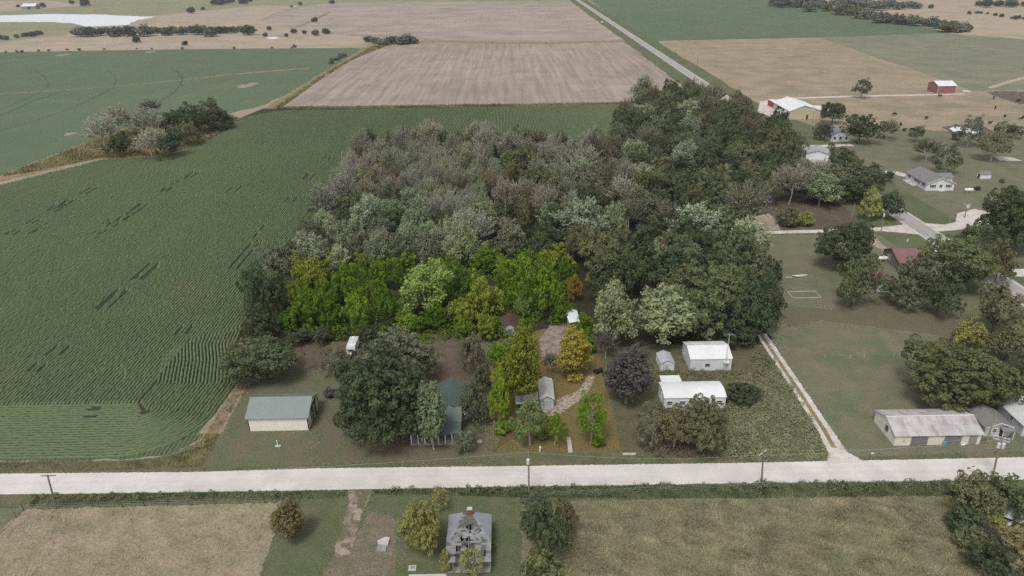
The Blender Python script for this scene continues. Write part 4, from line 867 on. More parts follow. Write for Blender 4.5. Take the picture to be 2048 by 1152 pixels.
# camper -------------------------------------------------------------
a = xy(694, 713); r = root('camper', 'white and grey camper trailer parked at the back of the yard', 'camper', a)
W, D = 2.3, 6.2; r.scale = (.84, .84, .84)
MB().prism([(0, .55), (D, .55), (D, 2.3), (D-.5, 2.75), (.5, 2.75), (0, 2.2)], 0, W, 0).build('body', GREYWHITE, r, bevel=.06)
MB().box(.12, W-.12, .55, 1.7, 2.755, 2.80).build('front_cap', WHITE_ROOF, r); MB().box(.75, 1.5, 4.4, 5.2, 2.755, 3.05).build('roof_air_conditioner', WHITE, r, bevel=.05)
MB().box(.9, 1.35, 2.9, 3.3, 2.755, 2.85).build('roof_vent', WHITE, r)
window(r, 'S', W, D, W/2, 1.35, 1.3, .6, GALV, bars=False); window(r, 'E', W, D, 2.0, 1.4, .9, .6, GALV, bars=False); door(r, 'E', W, D, 4.4, .7, 1.8, WHITE, .6)
for x in (.08, W-.08): 
    for y in (2.6, 3.4): MB().tube((x-.09, y, .34), (x+.09, y, .34), .34, n=12).build('wheel', BLACK, r)
MB().prism([(W/2-.5, 0), (W/2+.5, 0), (W/2, -1.3)], .45, .55, 2).build('hitch', BLACK, r)
MB().box(W/2-.2, W/2+.2, -.5, -.15, .55, 1.0).build('gas_bottle', WHITE, r, bevel=.05)
# lot buildings ------------------------------------------------------
a = xy(1081, 818); W = xy(1107, 818)[0]-a[0]
r = shed('small_house', 'little grey house with a pale metal roof and long ridge in the middle lot', 'house', a, W, 6.4, 2.3, .75, GREYWHITE, plain('pale_metal_roof', S(204, 199, 195), .55, .12, .5, .3, stain=(S(160, 148, 140), .9, .55, (1, .3, 1))), 'v', 0, .22, .42)
m = MB(); f = roof_prof(W, 2.3, .75, .22)
for (a0, z0), (a1, z1) in zip(f[:-1], f[1:]): m.prism([(a0, z0+.02), (a1, z1+.02), (a1, z1+.16), (a0, z0+.16)], -.3, -.225, 1)
m.build('fascia', WHITE, r); door(r, 'S', W, 6.4, W*.5, 1.7, 1.9, plain('grey_panel', S(176, 178, 184), .7, .08), name='panel_door'); window(r, 'E', W, 6.4, 3.4, 1.0, .8, .9)
MB().box(W-.5, W-.1, 5.2, 5.6, 2.3, 3.3).build('flue', CREAM2, r)
a = xy(1031, 824); W = 4.4; r = root('lean_to', 'low open lean-to with pale sheet roof left of the little house', 'lean-to', a)
MB().prism([(0, 1.7), (3.2, 2.3), (3.2, 2.36), (0, 1.76)], 0, W, 0).build('roof', GALV, r)
for x in (.1, W-.2):
    MB().box(x, x+.1, .1, .2, 0, 1.71).build('post', GREYWOOD, r); MB().box(x, x+.1, 3.0, 3.1, 0, 2.25).build('post', GREYWOOD, r)
MB().box(.22, W-.22, 3.02, 3.08, .05, 2.2).build('back_wall', GREYWOOD, r)
a = xy(1006, 672); r = shed('garden_shed', 'old shed with brown roof and grey white front among the lot trees', 'shed', a, 3.2, 5.2, 2.2, .9, GREYWHITE, SHINGLE2, 'v', 0, .3)
door(r, 'S', 3.2, 5.2, 1.6, 1.2, 1.8, GREYPAINT)
a = xy(1139, 663); r = root('carport', 'white metal carport at the back of the middle lot', 'carport', a, math.radians(4)); W, D = 2.6, 6.4
roof(r, [(-.1, 2.0), (W*.2, 2.2), (W/2, 2.32), (W*.8, 2.2), (W+.1, 2.0)], 0, D, WHITE_METAL, 'v', .06, .45, .04)
for y in (.15, D/2, D-.15):
    for x in (.02, W-.02): MB().box(x-.04, x+.04, y-.04, y+.04, 0, 2.0).build('post', GALV, r)
# white lot ----------------------------------------------------------
a = xy(1321, 742); W = 2.75; r = shed('garden_shed', 'small white shed with a grey metal roof beside the shop', 'shed', a, W, 4.0, 1.8, .65, WHITE_SIDING, plain('grey_roof_metal', S(178, 180, 184), .5, .1, .5, .3), 'v', math.radians(2), .16, .4)
trim_corner(r, W, 4.0, 1.8, WHITE); door(r, 'S', W, 4.0, .95, 1.1, 1.65, GREYWHITE); window(r, 'W', W, 4.0, 2.0, .8, .6, .6)
a = xy(1379, 742); W = xy(1462, 742)[0]-a[0]; D = 7.2
r = shed('metal_shop', 'white metal shop building under the trees with weeds along its wall', 'workshop', a, W, D, 2.75, 1.15, WHITE_METAL, WHITE_ROOF, ov=.12, rib=.32)
window(r, 'S', W, D, W*.42, 1.1, .75, .45, GREYPAINT); window(r, 'W', W, D, 5.0, 1.2, .6, .6); door(r, 'S', W, D, W*.86, .95, 2.0, GREYWHITE)
MB().box(W*.8, W*.92, -.7, -.02, 2.05, 2.12).build('door_canopy', WHITE_ROOF, r)
a2 = xy(1449, 745); r = root('antenna_mast', 'thin lattice television antenna mast in front of the metal shop', 'antenna', a2)
m = MB(); H = 9.0
for q in range(3): t = q*2.094; m.tube((.16*math.cos(t), .16*math.sin(t), 0), (.1*math.cos(t), .1*math.sin(t), H), .02, n=5)
for i in range(16):
    z = i*H/16
    for q in range(3): t, u = q*2.094, (q+1)*2.094; m.tube((.15*math.cos(t), .15*math.sin(t), z), (.15*math.cos(u), .15*math.sin(u), z+.5), .012, n=4)
m.build('mast', GALV, r); b = MB().tube((-1.2, 0, H-.1), (1.2, 0, H-.1), .02, n=5)
for i in range(9): x = -1.1+i*.27; b.tube((x, -.9+.05*i, H-.06), (x, .9-.05*i, H-.06), .01, n=4)
b.build('antenna', GALV, r)
a = xy(1327, 821); W = xy(1450, 821)[0]-a[0]; D = 5.4
arch = lambda y0, y1, z, k: [(y0+(y1-y0)*i/8, z+k*math.sin(math.pi*i/8)) for i in range(9)]
r = root('mobile_home', 'long white mobile home with a bowed white roof behind trees', 'mobile home', a)
walls(r, W, D, [(0, 0), (D, 0), (D, 2.75)]+arch(0, D, 2.75, .55)[::-1][1:-1]+[(0, 2.75)], WHITE_SIDING)
roof(r, arch(-.12, D+.12, 2.76, .56), -.12, W+.12, WHITE_ROOF, th=.06)
MB().box(.8, 4.4, D+.02, D+2.6, 0, 2.5).build('back_room', WHITE_SIDING, r); MB().box(.6, 4.6, D+.13, D+2.8, 2.52, 2.62).build('back_room_roof', WHITE_ROOF, r)
for q in (.09, .3, .52, .9): window(r, 'S', W, D, W*q, 1.2, 1.0, .8)
window(r, 'W', W, D, 2.6, 1.2, .9, .8); door(r, 'S', W, D, W*.7, .95, 2.0, GREYWHITE, .5)
MB().box(W*.7-.7, W*.7+.7, -1.2, -.02, 0, .5).build('step', GREYWOOD, r)
# long barn ----------------------------------------------------------
a = xy(1786.5, 892); W = xy(1958, 889)[0]-a[0]; D, h, rise = 7.4, 2.25, 1.3
r = root('long_barn', 'long low cream barn with a streaky rusting sheet metal roof', 'barn', a, math.atan2(xy(1958, 889)[1]-a[1], xy(1958, 889)[0]-a[0]))
walls(r, W, D, gable_prof(D, h, rise), CREAM2)
base = MB().prism([(-.3, h-.11), (D/2, h+rise), (D+.3, h-.11), (D+.3, h-.05), (D/2, h+rise+.06), (-.3, h-.05)], -.25, W+.25, 0).build('roof', GREYWOOD, r)
k = 18; sl_ = rise/(D/2)
rp = random.Random(4)
for row_ in range(2):
    for side in (0, 1):
        y0, y1 = (-.34, D/4) if row_ == 0 else (D/4-.12, D/2)
        zf = lambda y: h+y*sl_+.062+(.03 if row_ else 0.012)
        me = None
        for i in range(k):
            x0 = -.28+(W+.56)*i/k; x1 = -.28+(W+.56)*(i+1)/k; m = MB(); pr = []
            for j in range(7): pr.append((x0+(x1-x0)*j/6, .028 if j % 2 else 0))
            Y0, Y1 = (y0, y1) if not side else (D-y0, D-y1)
            for (xa, da), (xb, db) in zip(pr[:-1], pr[1:]): m.quad((xa, Y0, zf(y0)+da), (xb, Y0, zf(y0)+db), (xb, Y1, zf(y1)+db), (xa, Y1, zf(y1)+da))
            m.build('roof_sheet', RUSTY, base)
MB().prism([(D/2-.18, h+rise+.08), (D/2, h+rise+.2), (D/2+.18, h+rise+.08)], -.3, W+.3, 0).build('ridge_cap', GALV, r)
for q0, q1, mt, nm in ((.19, .385, GREYPAINT, 'sliding_door'), (.575, .775, GREYPAINT, 'sliding_door'), (.865, .955, GREYWOOD, 'board_door')):
    d_ = door(r, 'S', W, D, W*(q0+q1)/2, W*(q1-q0), 2.0, mt, name=nm)
    m = MB(); n_b = int(W*(q1-q0)/.35)
    for i in range(1, n_b): xx = W*q0+W*(q1-q0)*i/n_b; face_box(m, 'S', W, D, xx-.02, xx+.02, .05, 1.98, .062, .08)
    m.build('batten', mt, d_)
window(r, 'W', W, D, 3.0, 1.1, .8, .9, GREYPAINT)
# cottage right of the barn
a = xy(1966, 874); r = shed('cottage', 'little white cottage with a grey gable roof right of the long barn', 'cottage', a, 4.6, 5.2, 2.1, .9, GREYWHITE, SHINGLE, 'v', 0, .3)
window(r, 'S', 4.6, 5.2, 1.7, .9, .7, .8); door(r, 'S', 4.6, 5.2, 3.1, .8, 1.8, SHINGLE2); window(r, 'W', 4.6, 5.2, 3.6, 1.1, .6, .6)
MB().prism([(-1.2, 1.85), (.02, 2.15), (.02, 2.22), (-1.2, 1.92)], 2.4, 4.7, 0).build('porch_roof', SHINGLE, r)
for x in (2.5, 4.5): MB().box(x, x+.1, -1.1, -1.0, 0, 1.88).build('porch_post', WHITE, r)
m = MB()
for (a0, z0), (a1, z1) in zip(roof_prof(4.6, 2.1, .9, .3)[:-1], roof_prof(4.6, 2.1, .9, .3)[1:]): m.prism([(a0, z0-.02), (a1, z1-.02), (a1, z1+.14), (a0, z0+.14)], -.36, -.305, 1)
m.build('fascia', WHITE, r)
a = xy(2041, 873); r = shed('white_barn', 'weathered white barn cut by the right edge of the view', 'barn', a, 7.5, 7.0, 2.4, 1.2, GREYWHITE, GALV, 'v', 0, .3, .5)
window(r, 'W', 7.5, 7.0, 3.2, 1.2, .8, .8); door(r, 'S', 7.5, 7, 3.6, 2.0, 2.1, GREYPAINT)
# ruined house -------------------------------------------------------
E_ = 3.0; nw, ne, se, sw = [G(x, y, E_) for x, y in ((897, 1031), (983, 1028), (983, 1083), (893, 1088))]
X0 = (nw[0]+sw[0])/2; X1 = (ne[0]+se[0])/2; Y0 = (sw[1]+se[1])/2; Y1 = (nw[1]+ne[1])/2; W, D = X1-X0, Y1-Y0
r = root('ruined_house', 'abandoned grey house with a collapsing hip roof and brick chimney', 'house', (X0, Y0))
CLAP = plain('peeling_clapboard', S(138, 136, 133), .95, .3, 1.0, .05, rib=('Z', .14, .03)); HIPGREY = plain('sunbleached_shingle', S(148, 151, 158), .95, .1, 1.2, .05, rib=('Y', .2, .02))
MOSSY = plain('mossy_decking', S(104, 103, 97), .95, .35, 2.0, .05); FADED = plain('faded_shingle', S(140, 141, 142), .95, .3, 1.3, .05)
for b_ in ((.3, W-.3, .3, .42), (.3, W-.3, D-.42, D-.3), (.3, .42, .43, D-.43), (W-.42, W-.3, .43, D-.43)): MB().box(*b_, 0, E_-.12).build('wall', CLAP, r)
MB().box(.43, W-.43, .43, D-.43, .3, .38).build('floor', DARK, r)  # floor carries the shade of the interior in its colour
tz = E_+1.75; tx0, tx1, ty = W*.35, W*.63, D*.66
hip = lambda *p: MB().quad(*p)
def slab(name, pts, mat, th=.1):
    m = MB(); n = len(pts); low = [(x, y, z-th) for x, y, z in pts]; m.quad(*pts); m.quad(*low[::-1])
    for i in range(n): j = (i+1) % n; m.quad(pts[i], low[i], low[j], pts[j])
    return m.build(name, mat, r)
T = [(tx0, ty, tz), (tx1, ty, tz), (tx1, ty+.5, tz), (tx0, ty+.5, tz)]
slab('hip_slope', [(0, 0, E_), T[0], T[3], (0, D, E_)], HIPGREY); slab('hip_slope', [(W, 0, E_), (W, D, E_), T[2], T[1]], HIPGREY); slab('hip_slope', [(0, D, E_), T[3], T[2], (W, D, E_)], MOSSY)
slab('roof_deck', [T[0], T[1], T[2], T[3]], MOSSY, .12)
rp = random.Random(8)
nrow = 18                                     # south slope: courses of old shingle boards, many of them gone
for i in range(nrow):
    t0, t1 = i/nrow, (i+1)/nrow; L0, L1 = tx0*t0, W+(tx1-W)*t0; nb = max(3, int((L1-L0)/.38))
    for j in range(nb):
        u0, u1 = j/nb, (j+1)/nb; uc = (u0+u1)/2; hole = abs(uc-.52) < .10 and .40 < t0 < .62 or abs(uc-.46) < .16 and t0 < .16 and rp.random() < .7 or rp.random() < .05 or (.1 < t0 < .5 and abs(uc-.5) < .3 and rp.random() < .14)
        if hole: continue
        def pt(u, t, dz=0):
            xa, xb = tx0*t, W+(tx1-W)*t; return (xa+(xb-xa)*u, ty*t, E_+(tz-E_)*t+dz)
        lift = rp.uniform(.0, .05)
        q = [pt(u0, t0-.02, .02+lift), pt(u1, t0-.02, .02+lift), pt(u1, t1), pt(u0, t1)]
        dark = t0 > .55 and .12 < uc < .88 or rp.random() < .2
        slab('roof_board', q, MOSSY if dark else FADED, .03)
for j in range(9):
    u = .06+.88*j/8; m = MB(); m.prism([(0, E_-.2), (ty, tz-.22), (ty, tz-.08), (0, E_-.06)], W*u-.04, W*u+.04, 0)
    xt = tx0+(tx1-tx0)*u; o = MB(); p0 = (W*u, .05, E_-.12); p1 = (xt, ty, tz-.15); o.tube(p0, p1, .05, n=4).build('rafter', GREYWOOD, r)
for i in range(7):                            # sagging porch roof in front
    for j in range(9):
        if (2 <= j <= 5 and rp.random() < .62) or (j == 7 and i in (2, 3)) or rp.random() < .06: continue
        x0, x1 = W*j/9, W*(j+1)/9; y0, y1 = -3.0+3.0*i/7, -3.0+3.0*(i+1)/7; z0, z1 = E_-.75+.72*i/7, E_-.75+.72*(i+1)/7; l = rp.uniform(0, .06)
        slab('porch_board', [(x0, y0, z0+l), (x1, y0, z0+l), (x1, y1, z1), (x0, y1, z1)], FADED if rp.random() < .85 else MOSSY, .03)
for j in range(7): x = .08+(W-.16)*j/6; MB().prism([(-3.0, E_-.92), (0, E_-.2), (0, E_-.08), (-3.0, E_-.8)], x-.04, x+.04, 0).build('rafter', GREYWOOD, r)
for j in (0, .16, .33, .66, 1): x = .1+(W-.2)*j; MB().box(x-.06, x+.06, -2.95, -2.83, 0, E_-.9).build('porch_post', CLAP, r)
MB().box(.05, W-.05, -2.95, .25, .15, .3).build('porch_floor', GREYWOOD, r)
for x, f in ((1.2, 'S'), (4.6, 'S')):
    m = MB(); m.box(x-.5, x+.5, .22, .295, .9, 1.0).box(x-.5, x+.5, .22, .295, 2.2, 2.3).box(x-.5, x-.4, .22, .295, 1, 2.2).box(x+.4, x+.5, .22, .295, 1, 2.2); o = m.build('window', WHITE, r); MB().box(x-.39, x+.39, .27, .296, 1.01, 2.19).build('pane', DARK, o)  # panes are coloured as the dark inside the ruin
MB().box(2.3, 3.3, .24, .295, .3, 2.3).build('doorway_shade', DARK, r)  # solid slab, the shade of the open door is its colour
c = MB().box(W*.46, W*.56, ty-.1, ty+.4, tz-.3, tz+.95).build('chimney', BRICK, r); MB().box(W*.45, W*.57, ty-.15, ty+.45, tz+.952, tz+1.05).build('chimney_cap', CONC, c)
# ranch house --------------------------------------------------------
a = xy(1850.5, 382); b = xy(1906, 381.5); W = b[0]-a[0]; D = 15.0; ang = math.atan2(b[1]-a[1], b[0]-a[0]); h, rise = 2.7, 2.1
r = shed('ranch_house', 'white ranch house with a grey shingle roof beside the highway', 'house', a, W, D, h, rise, WHITE_SIDING, SHINGLE, 'v', ang, .4)
for q in (.24, .52, .8): window(r, 'S', W, D, W*q, 1.2, 1.0, 1.0, shutters=BLACK if q != .52 else None)
for y in (2.2, 5.4, 7.6, 12.6): window(r, 'W', W, D, y, 1.2, .9, 1.0, shutters=BLACK)
door(r, 'W', W, D, 9.2, .95, 2.05, GREYWHITE, .2); MB().box(-1.8, -.02, 6.0, 13.5, 0, .14).build('walkway', CONC, r)
MB().box(W+.01, W+3.2, 7.2, 12.4, 0, 2.55).build('side_wing', WHITE_SIDING, r)
roof(r, [(6.9, 2.55), (9.8, 3.6), (12.7, 2.55)], W-2.6, W+3.6, SHINGLE, 'u', name='wing_roof')
m = MB()
for (a0, z0), (a1, z1) in zip(roof_prof(W, h, rise, .4)[:-1], roof_prof(W, h, rise, .4)[1:]): m.prism([(a0, z0-.06), (a1, z1-.06), (a1, z1+.12), (a0, z0+.12)], -.47, -.405, 1)
m.build('fascia', WHITE, r); MB().box(4.4, 6.6, -1.0, -.02, 0, .15).build('step', CONC, r)
a = xy(1960, 358); r = shed('storage_shed', 'tiny white shed with grey roof on the ranch house lawn', 'shed', a, 3.9, 2.4, 1.7, .9, WHITE_SIDING, SHINGLE, 'u', 0, .15)
door(r, 'W', 3.9, 2.4, 1.2, 1.1, 1.6, DARK)
# red roofed house and shed
a = xy(1796, 542); r = root('red_roofed_house', 'grey house with a faded red metal roof behind rounded trees', 'house', a); W, D = 9.0, 9.0
walls(r, W, D, gable_prof(D, 2.6, 2.0), plain('grey_brown_siding', S(138, 132, 124), .8, .1, rib=('Z', .2, .03))); roof(r, roof_prof(D, 2.6, 2.0, .5), -.5, W+.5, REDROOF, rib=.4)
MB().box(1.2, W-2, -2.4, -.02, 0, .2).build('porch_floor', CONC, r); MB().prism([(-2.6, 2.1), (-.3, 2.5), (-.3, 2.6), (-2.6, 2.2)], 1.0, W-1.8, 0).build('porch_roof', REDROOF, r)
for x in (1.2, 4.2, 6.8): MB().box(x, x+.1, -2.5, -2.4, .2, 2.12).build('porch_post', WHITE, r)
for q in (2.2, 6.2): window(r, 'S', W, D, q, 1.0)
window(r, 'W', W, D, 5.5, 1.1); door(r, 'S', W, D, 4.2, .9, 2.0, WHITE)
a = xy(1757, 585); r = shed('red_roofed_shed', 'white shed with a red metal roof between two trees', 'shed', a, 4.6, 6.2, 2.4, .8, WHITE_SIDING, plain('rosy_red_roof', S(148, 104, 108), .55, .1, .4, .25), 'v', math.radians(3), .2, .4)
door(r, 'S', 4.6, 6.2, 2.2, 2.2, 2.0, GREYWHITE, knob=False)
# farm shop ----------------------------------------------------------
a = xy(1578, 239.5); W = xy(1645, 240)[0]-a[0]; D = 24.0
r = root('farm_shop', 'large tan metal farm building with a broad white roof', 'farm building', a)
walls(r, W, D, [(0, 0), (W, 0), (W, 4.2), (W*.42, 7.0), (0, 4.2)], TAN, 'v'); roof(r, [(-.3, 4.12), (W*.42, 7.0), (W+.3, 4.1)], -.3, D+.3, WHITE_ROOF, 'v', rib=1.0)
MB().box(W+.01, W+5, 2, 16, 0, 3.4).build('side_bay', TAN, r); MB().prism([(W+.02, 4.0), (W+5.3, 3.42), (W+5.3, 3.52), (W+.02, 4.1)], 1.7, 16.3, 1).build('side_bay_roof', WHITE_ROOF, r)
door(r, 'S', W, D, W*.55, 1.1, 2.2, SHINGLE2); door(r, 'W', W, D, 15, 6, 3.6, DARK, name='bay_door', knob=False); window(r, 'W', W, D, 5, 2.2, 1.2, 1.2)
MB().prism([(-.02, 3.4), (-6, 2.6), (-6, 2.7), (-.02, 3.5)], 1.0, 11, 1).build('lean_to_roof', GALV, r)
for y in (1.2, 6, 10.8): MB().box(-5.95, -5.8, y-.08, y+.08, 0, 2.62).build('post', GREYWOOD, r)
a = xy(1556, 223); r = root('shipping_container', 'red container with a white top beside the farm building', 'container', a, math.radians(0)); W, D = 3.2, 17
MB().box(0, W, 0, D, .15, 3.1).build('body', REDBOX, r); MB().box(-.05, W+.05, -.05, D+.05, 3.105, 3.2).build('roof', WHITE_ROOF, r)
for x in (0.02, W/2+.02): door(r, 'S', W, D, x+W/4, W/2-.06, 2.8, REDBOX, .2)
a = xy(1662, 284); r = shed('small_white_house', 'small white house with a blue grey roof half hidden by dark trees', 'house', a, 8, 10, 2.7, 2.6, WHITE_SIDING, plain('blue_grey_roof', S(134, 140, 150), .8, .08, .5, .1), 'v', 0, .3)
for q in (1.4, 4.0, 6.6): window(r, 'S', 8, 10, q, 1.0, 1.1, 1.3)
a = xy(1611, 318); r = shed('garage', 'low garage with a pale grey roof at the edge of the wood', 'garage', a, 9, 9, 2.4, 1.5, WHITE_SIDING, plain('pale_grey_roof', S(164, 164, 166), .8, .08, .5, .1), 'v', math.radians(-20), .4)
door(r, 'S', 9, 9, 4.5, 4.5, 2.1, WHITE, name='garage_door')
# red barn in the pasture
a = xy(1874, 187.5); b = xy(1913, 188); W = b[0]-a[0]; r = shed('red_barn', 'red metal barn with a white roof and white corner trim in the pasture', 'barn', a, W, 11.5, 4.4, 2.0, REDMETAL, WHITE_ROOF, 'u', 0, .3, .8)
trim_corner(r, W, 11.5, 4.4, WHITE); door(r, 'W', W, 11.5, 5.7, 3.6, 3.6, REDMETAL, name='sliding_door', knob=False)
# red shed in the wood
a = xy(1331, 508); r = shed('red_shed', 'small red shed with a rusty red roof among pale trees', 'shed', a, 3.2, 8.0, 2.6, 1.0, plain('barn_red', S(126, 56, 50), .8, .2), plain('rusted_red_roof', S(132, 78, 70), .8, .25), 'v', math.radians(8), .25, .5)
door(r, 'S', 3.2, 8, 1.5, 1.4, 2.0, plain('dark_red_door', S(92, 40, 36), .8, .2))
# house in the clearing
a = xy(1500, 412); r = shed('dark_house', 'grey roofed house hidden under trees in the clearing', 'house', a, 9, 8, 2.6, 1.6, plain('brown_grey_wall', S(112, 104, 96), .9, .15), plain('dark_grey_roof', S(120, 120, 126), .9, .15), 'u', math.radians(10), .4)
window(r, 'S', 9, 8, 2.5, 1.0); door(r, 'S', 9, 8, 5.0, .9, 2.0, DARK); window(r, 'S', 9, 8, 7.2, 1.0)
# far barn at the pond
a = xy(45, 19); r = shed('white_roofed_barn', 'distant barn with a long white roof behind the pond', 'barn', a, 22, 16, 5, 4, GREYWOOD, WHITE_ROOF, 'u', math.radians(6), .5, 1.2)
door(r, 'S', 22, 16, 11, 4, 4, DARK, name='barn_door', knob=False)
# ------------------------------------------------------------------ POLES, WIRES, FENCES, TANKS, ANIMALS, SMALL THINGS
WOODPOLE = plain('pole_wood', S(150, 140, 126), .9, .2, .8, .05); GREYPOLE = plain('grey_pole_wood', S(122, 118, 112), .9, .2, .8, .05)
CAN = plain('grey_transformer', S(206, 208, 210), .5, .08, 1, .3); WIRE = plain('wire', S(150, 150, 150), .5, .05, 1, .4); TANKW = plain('tank_white', S(228, 230, 230), .4, .05, 1, .4)
PORC = plain('porcelain', S(214, 214, 210), .3, .05, 1, .5)
TOPS = {}
def pole(key, base, top, label, mat=WOODPOLE, arms=1, cans=0, lean=True, armdir=0.0, cross2=False, group=None):
    b = G(*base); H = height_at(b, top[1]); t = G(top[0], top[1], H); dx = t[0]-b[0]
    r = root('utility_pole', label, 'utility pole', b, 0, group)
    tp = np.array([dx if lean else 0, 0, H]); MB().tube((0, 0, -.2), tp, .16, .11, 8).build('pole', mat, r)
    c, s_ = math.cos(armdir), math.sin(armdir); tips = []
    for k in range(arms):
        z = H-.25-.55*k; L = 1.15; m = MB(); o = np.array([tp[0]*z/H-s_*.14, c*.14, z])
        u = np.array([c, s_, 0]); n = np.array([-s_, c, 0]); q = [o-u*L-n*.05, o+u*L-n*.05, o+u*L+n*.05, o-u*L+n*.05]
        m.quad(*[p_+(0, 0, .06) for p_ in q]).quad(*[p_-np.array((0, 0, .06)) for p_ in q[::-1]])
        for i in range(4): j = (i+1) % 4; m.quad(q[i]-np.array((0, 0, .06)), q[j]-np.array((0, 0, .06)), q[j]+np.array((0, 0, .06)), q[i]+np.array((0, 0, .06)))
        arm = m.build('crossarm', GREYWHITE if cross2 else mat, r)
        for e in (-1, -.45, .45, 1):
            p_ = o+u*L*.94*e+np.array((0, 0, .06)); MB().lathe([(.0, 0), (.05, .0), (.06, .08), (.035, .12), (.05, .2), (0, .22)], 8, p_).build('insulator', PORC, arm)
            if k == 0: tips.append((b[0]+p_[0], b[1]+p_[1], p_[2]+.2))
    for k in range(cans):
        a = armdir+(-2.2+k*2.1 if cans > 1 else -1.8); z = H*.80; o = np.array([tp[0]*z/H+math.cos(a)*.42, math.sin(a)*.42, z-.45])
        MB().lathe([(0, 0), (.26, 0), (.27, .85), (.2, .95), (.0, .97)], 12, o).build('transformer', CAN, r, smooth=False)
    if not arms: tips = [(b[0]+tp[0], b[1], H)]
    TOPS[key] = tips; return r
def wire(a, b, sag=.9, label='sagging power line between two poles', group='power lines', r=.018):
    m = MB(); A, B = np.array(a), np.array(b); n = 14; pr = None
    for i in range(n+1):
        t = i/n; p = A+(B-A)*t-np.array((0, 0, sag*4*t*(1-t)))
        if pr is not None: m.tube(pr, p, r, n=4, cap=False)
        pr = p
    return tag(m.build('power_line', WIRE, None), label, 'power line', group)
pole('w', (113, 1018), (95, 951), 'grey leaning utility pole with a drooping crossarm at the far left', GREYPOLE)
pole('m', (1058, 986), (1057, 904), 'slim utility pole with one white transformer across from the middle lot', WOODPOLE, 0, 1)
pole('e', (1523, 966), (1527, 905), 'short roadside utility pole with a bright slanted arm below the weedy lot', GREYPOLE, 1, 0, cross2=True, armdir=.7)
pole('b', (1985, 952), (2004, 874), 'tall utility pole with two crossarms and two transformers at the right', WOODPOLE, 2, 2, cross2=True, armdir=-.5)
pole('c', (1972, 888), (1993, 823), 'bare leaning wooden pole in front of the little cottage', WOODPOLE, 0)
pole('l', (986, 905), (988, 843), 'old bare pole at the left front corner of the middle lot', GREYPOLE, 0)
pole('h1', (1761, 470), (1769, 420), 'utility pole with a small transformer beside the gravel lane', WOODPOLE, 0, 1)
pole('h2', (1702, 440), (1710, 407), 'bare wooden pole at the edge of the leaf litter', WOODPOLE, 0)
pole('h3', (1898, 446), (1906, 413), 'bare pale pole on the ranch house lawn', WOODPOLE, 0)
pole('h4', (1929, 436), (1936, 408), 'thin utility pole with transformers at the gravel turnout', GREYPOLE, 1, 2, cross2=True)
pole('h5', (1787, 395), (1790, 343), 'utility pole with a crossarm rising from the roadside tree', GREYPOLE, 1, 0, cross2=True)
pole('h6', (1689, 307), (1696, 280), 'pale utility pole with crossarm by the small white house drive', WOODPOLE, 1, 0, cross2=True)
pole('h7', (1662, 292), (1670, 262), 'thin grey pole in front of the small white house', GREYPOLE, 0)
pole('h8', (1624, 266), (1628, 208), 'tall pole in front of the large farm building', WOODPOLE, 0, 1)
pole('h9', (1880, 283), (1886, 262), 'short pale pole by the farm pond', WOODPOLE, 0)
far = [(1470, 143), (1393, 143), (1350, 115), (1316, 95), (1291, 79), (1267, 63), (1250, 48), (1233, 41), (1219, 33), (1205, 25), (1193, 15), (1182, 10)][1:]
GP = 'utility poles along the far highway'
for i, q in enumerate(far):
    dp = depth(G(*q)); pole('f%d' % i, q, (q[0]+1, q[1]-11.0*FPX/dp*.97), ['first', 'second', 'third', 'fourth', 'fifth', 'sixth', 'seventh', 'eighth', 'ninth', 'tenth', 'last'][i]+' grey utility pole along the highway counted from the wood', GREYPOLE, 1 if i < 6 else 0, 0, False, group=GP)
for i in range(len(far)-1):
    for k in ((0, 3) if i < 5 else (0,)): wire(TOPS['f%d' % i][k], TOPS['f%d' % (i+1)][k], 1.2, 'thin power line along the far highway', 'power lines along the far highway', .012)
def link_poles(a, b, lab, ks=((0, 0), (3, 3)), sag=1.0):
    for i, j in ks: wire(TOPS[a][min(i, len(TOPS[a])-1)], TOPS[b][min(j, len(TOPS[b])-1)], sag, lab)
link_poles('w', 'm', 'power line over the gravel road from the leaning pole to the lot pole', ((0, 0),))
link_poles('m', 'e', 'power line along the gravel road past the mobile home', ((0, 0),)); link_poles('e', 'b', 'power lines along the gravel road to the big pole')
link_poles('m', 'l', 'service wire from the roadside pole to the old lot pole', ((0, 0),), .4); link_poles('b', 'c', 'service wire from the big pole to the cottage pole', ((0, 0),), .4)
link_poles('h6', 'h5', 'pale power lines from the house drive to the roadside tree', ((0, 0), (1, 1), (2, 2), (3, 3))); link_poles('h5', 'h4', 'pale power lines crossing the ranch house lawn', ((0, 0), (1, 1), (3, 3)))
link_poles('h8', 'h6', 'power lines from the farm building down to the house drive', ((0, 0), (0, 3)))
for k in (0, 1, 3): p = TOPS['h4'][k]; wire(p, (p[0]+36, p[1]-84, p[2]+.3), 1.2, 'power lines leaving the view at the right edge')
b_ = G(1058, 986); wire((b_[0], b_[1], 5.6), (b_[0]-4.2, b_[1]-.6, 0), .02, 'slanted guy wire of the slim roadside pole', 'guy wires', .012)
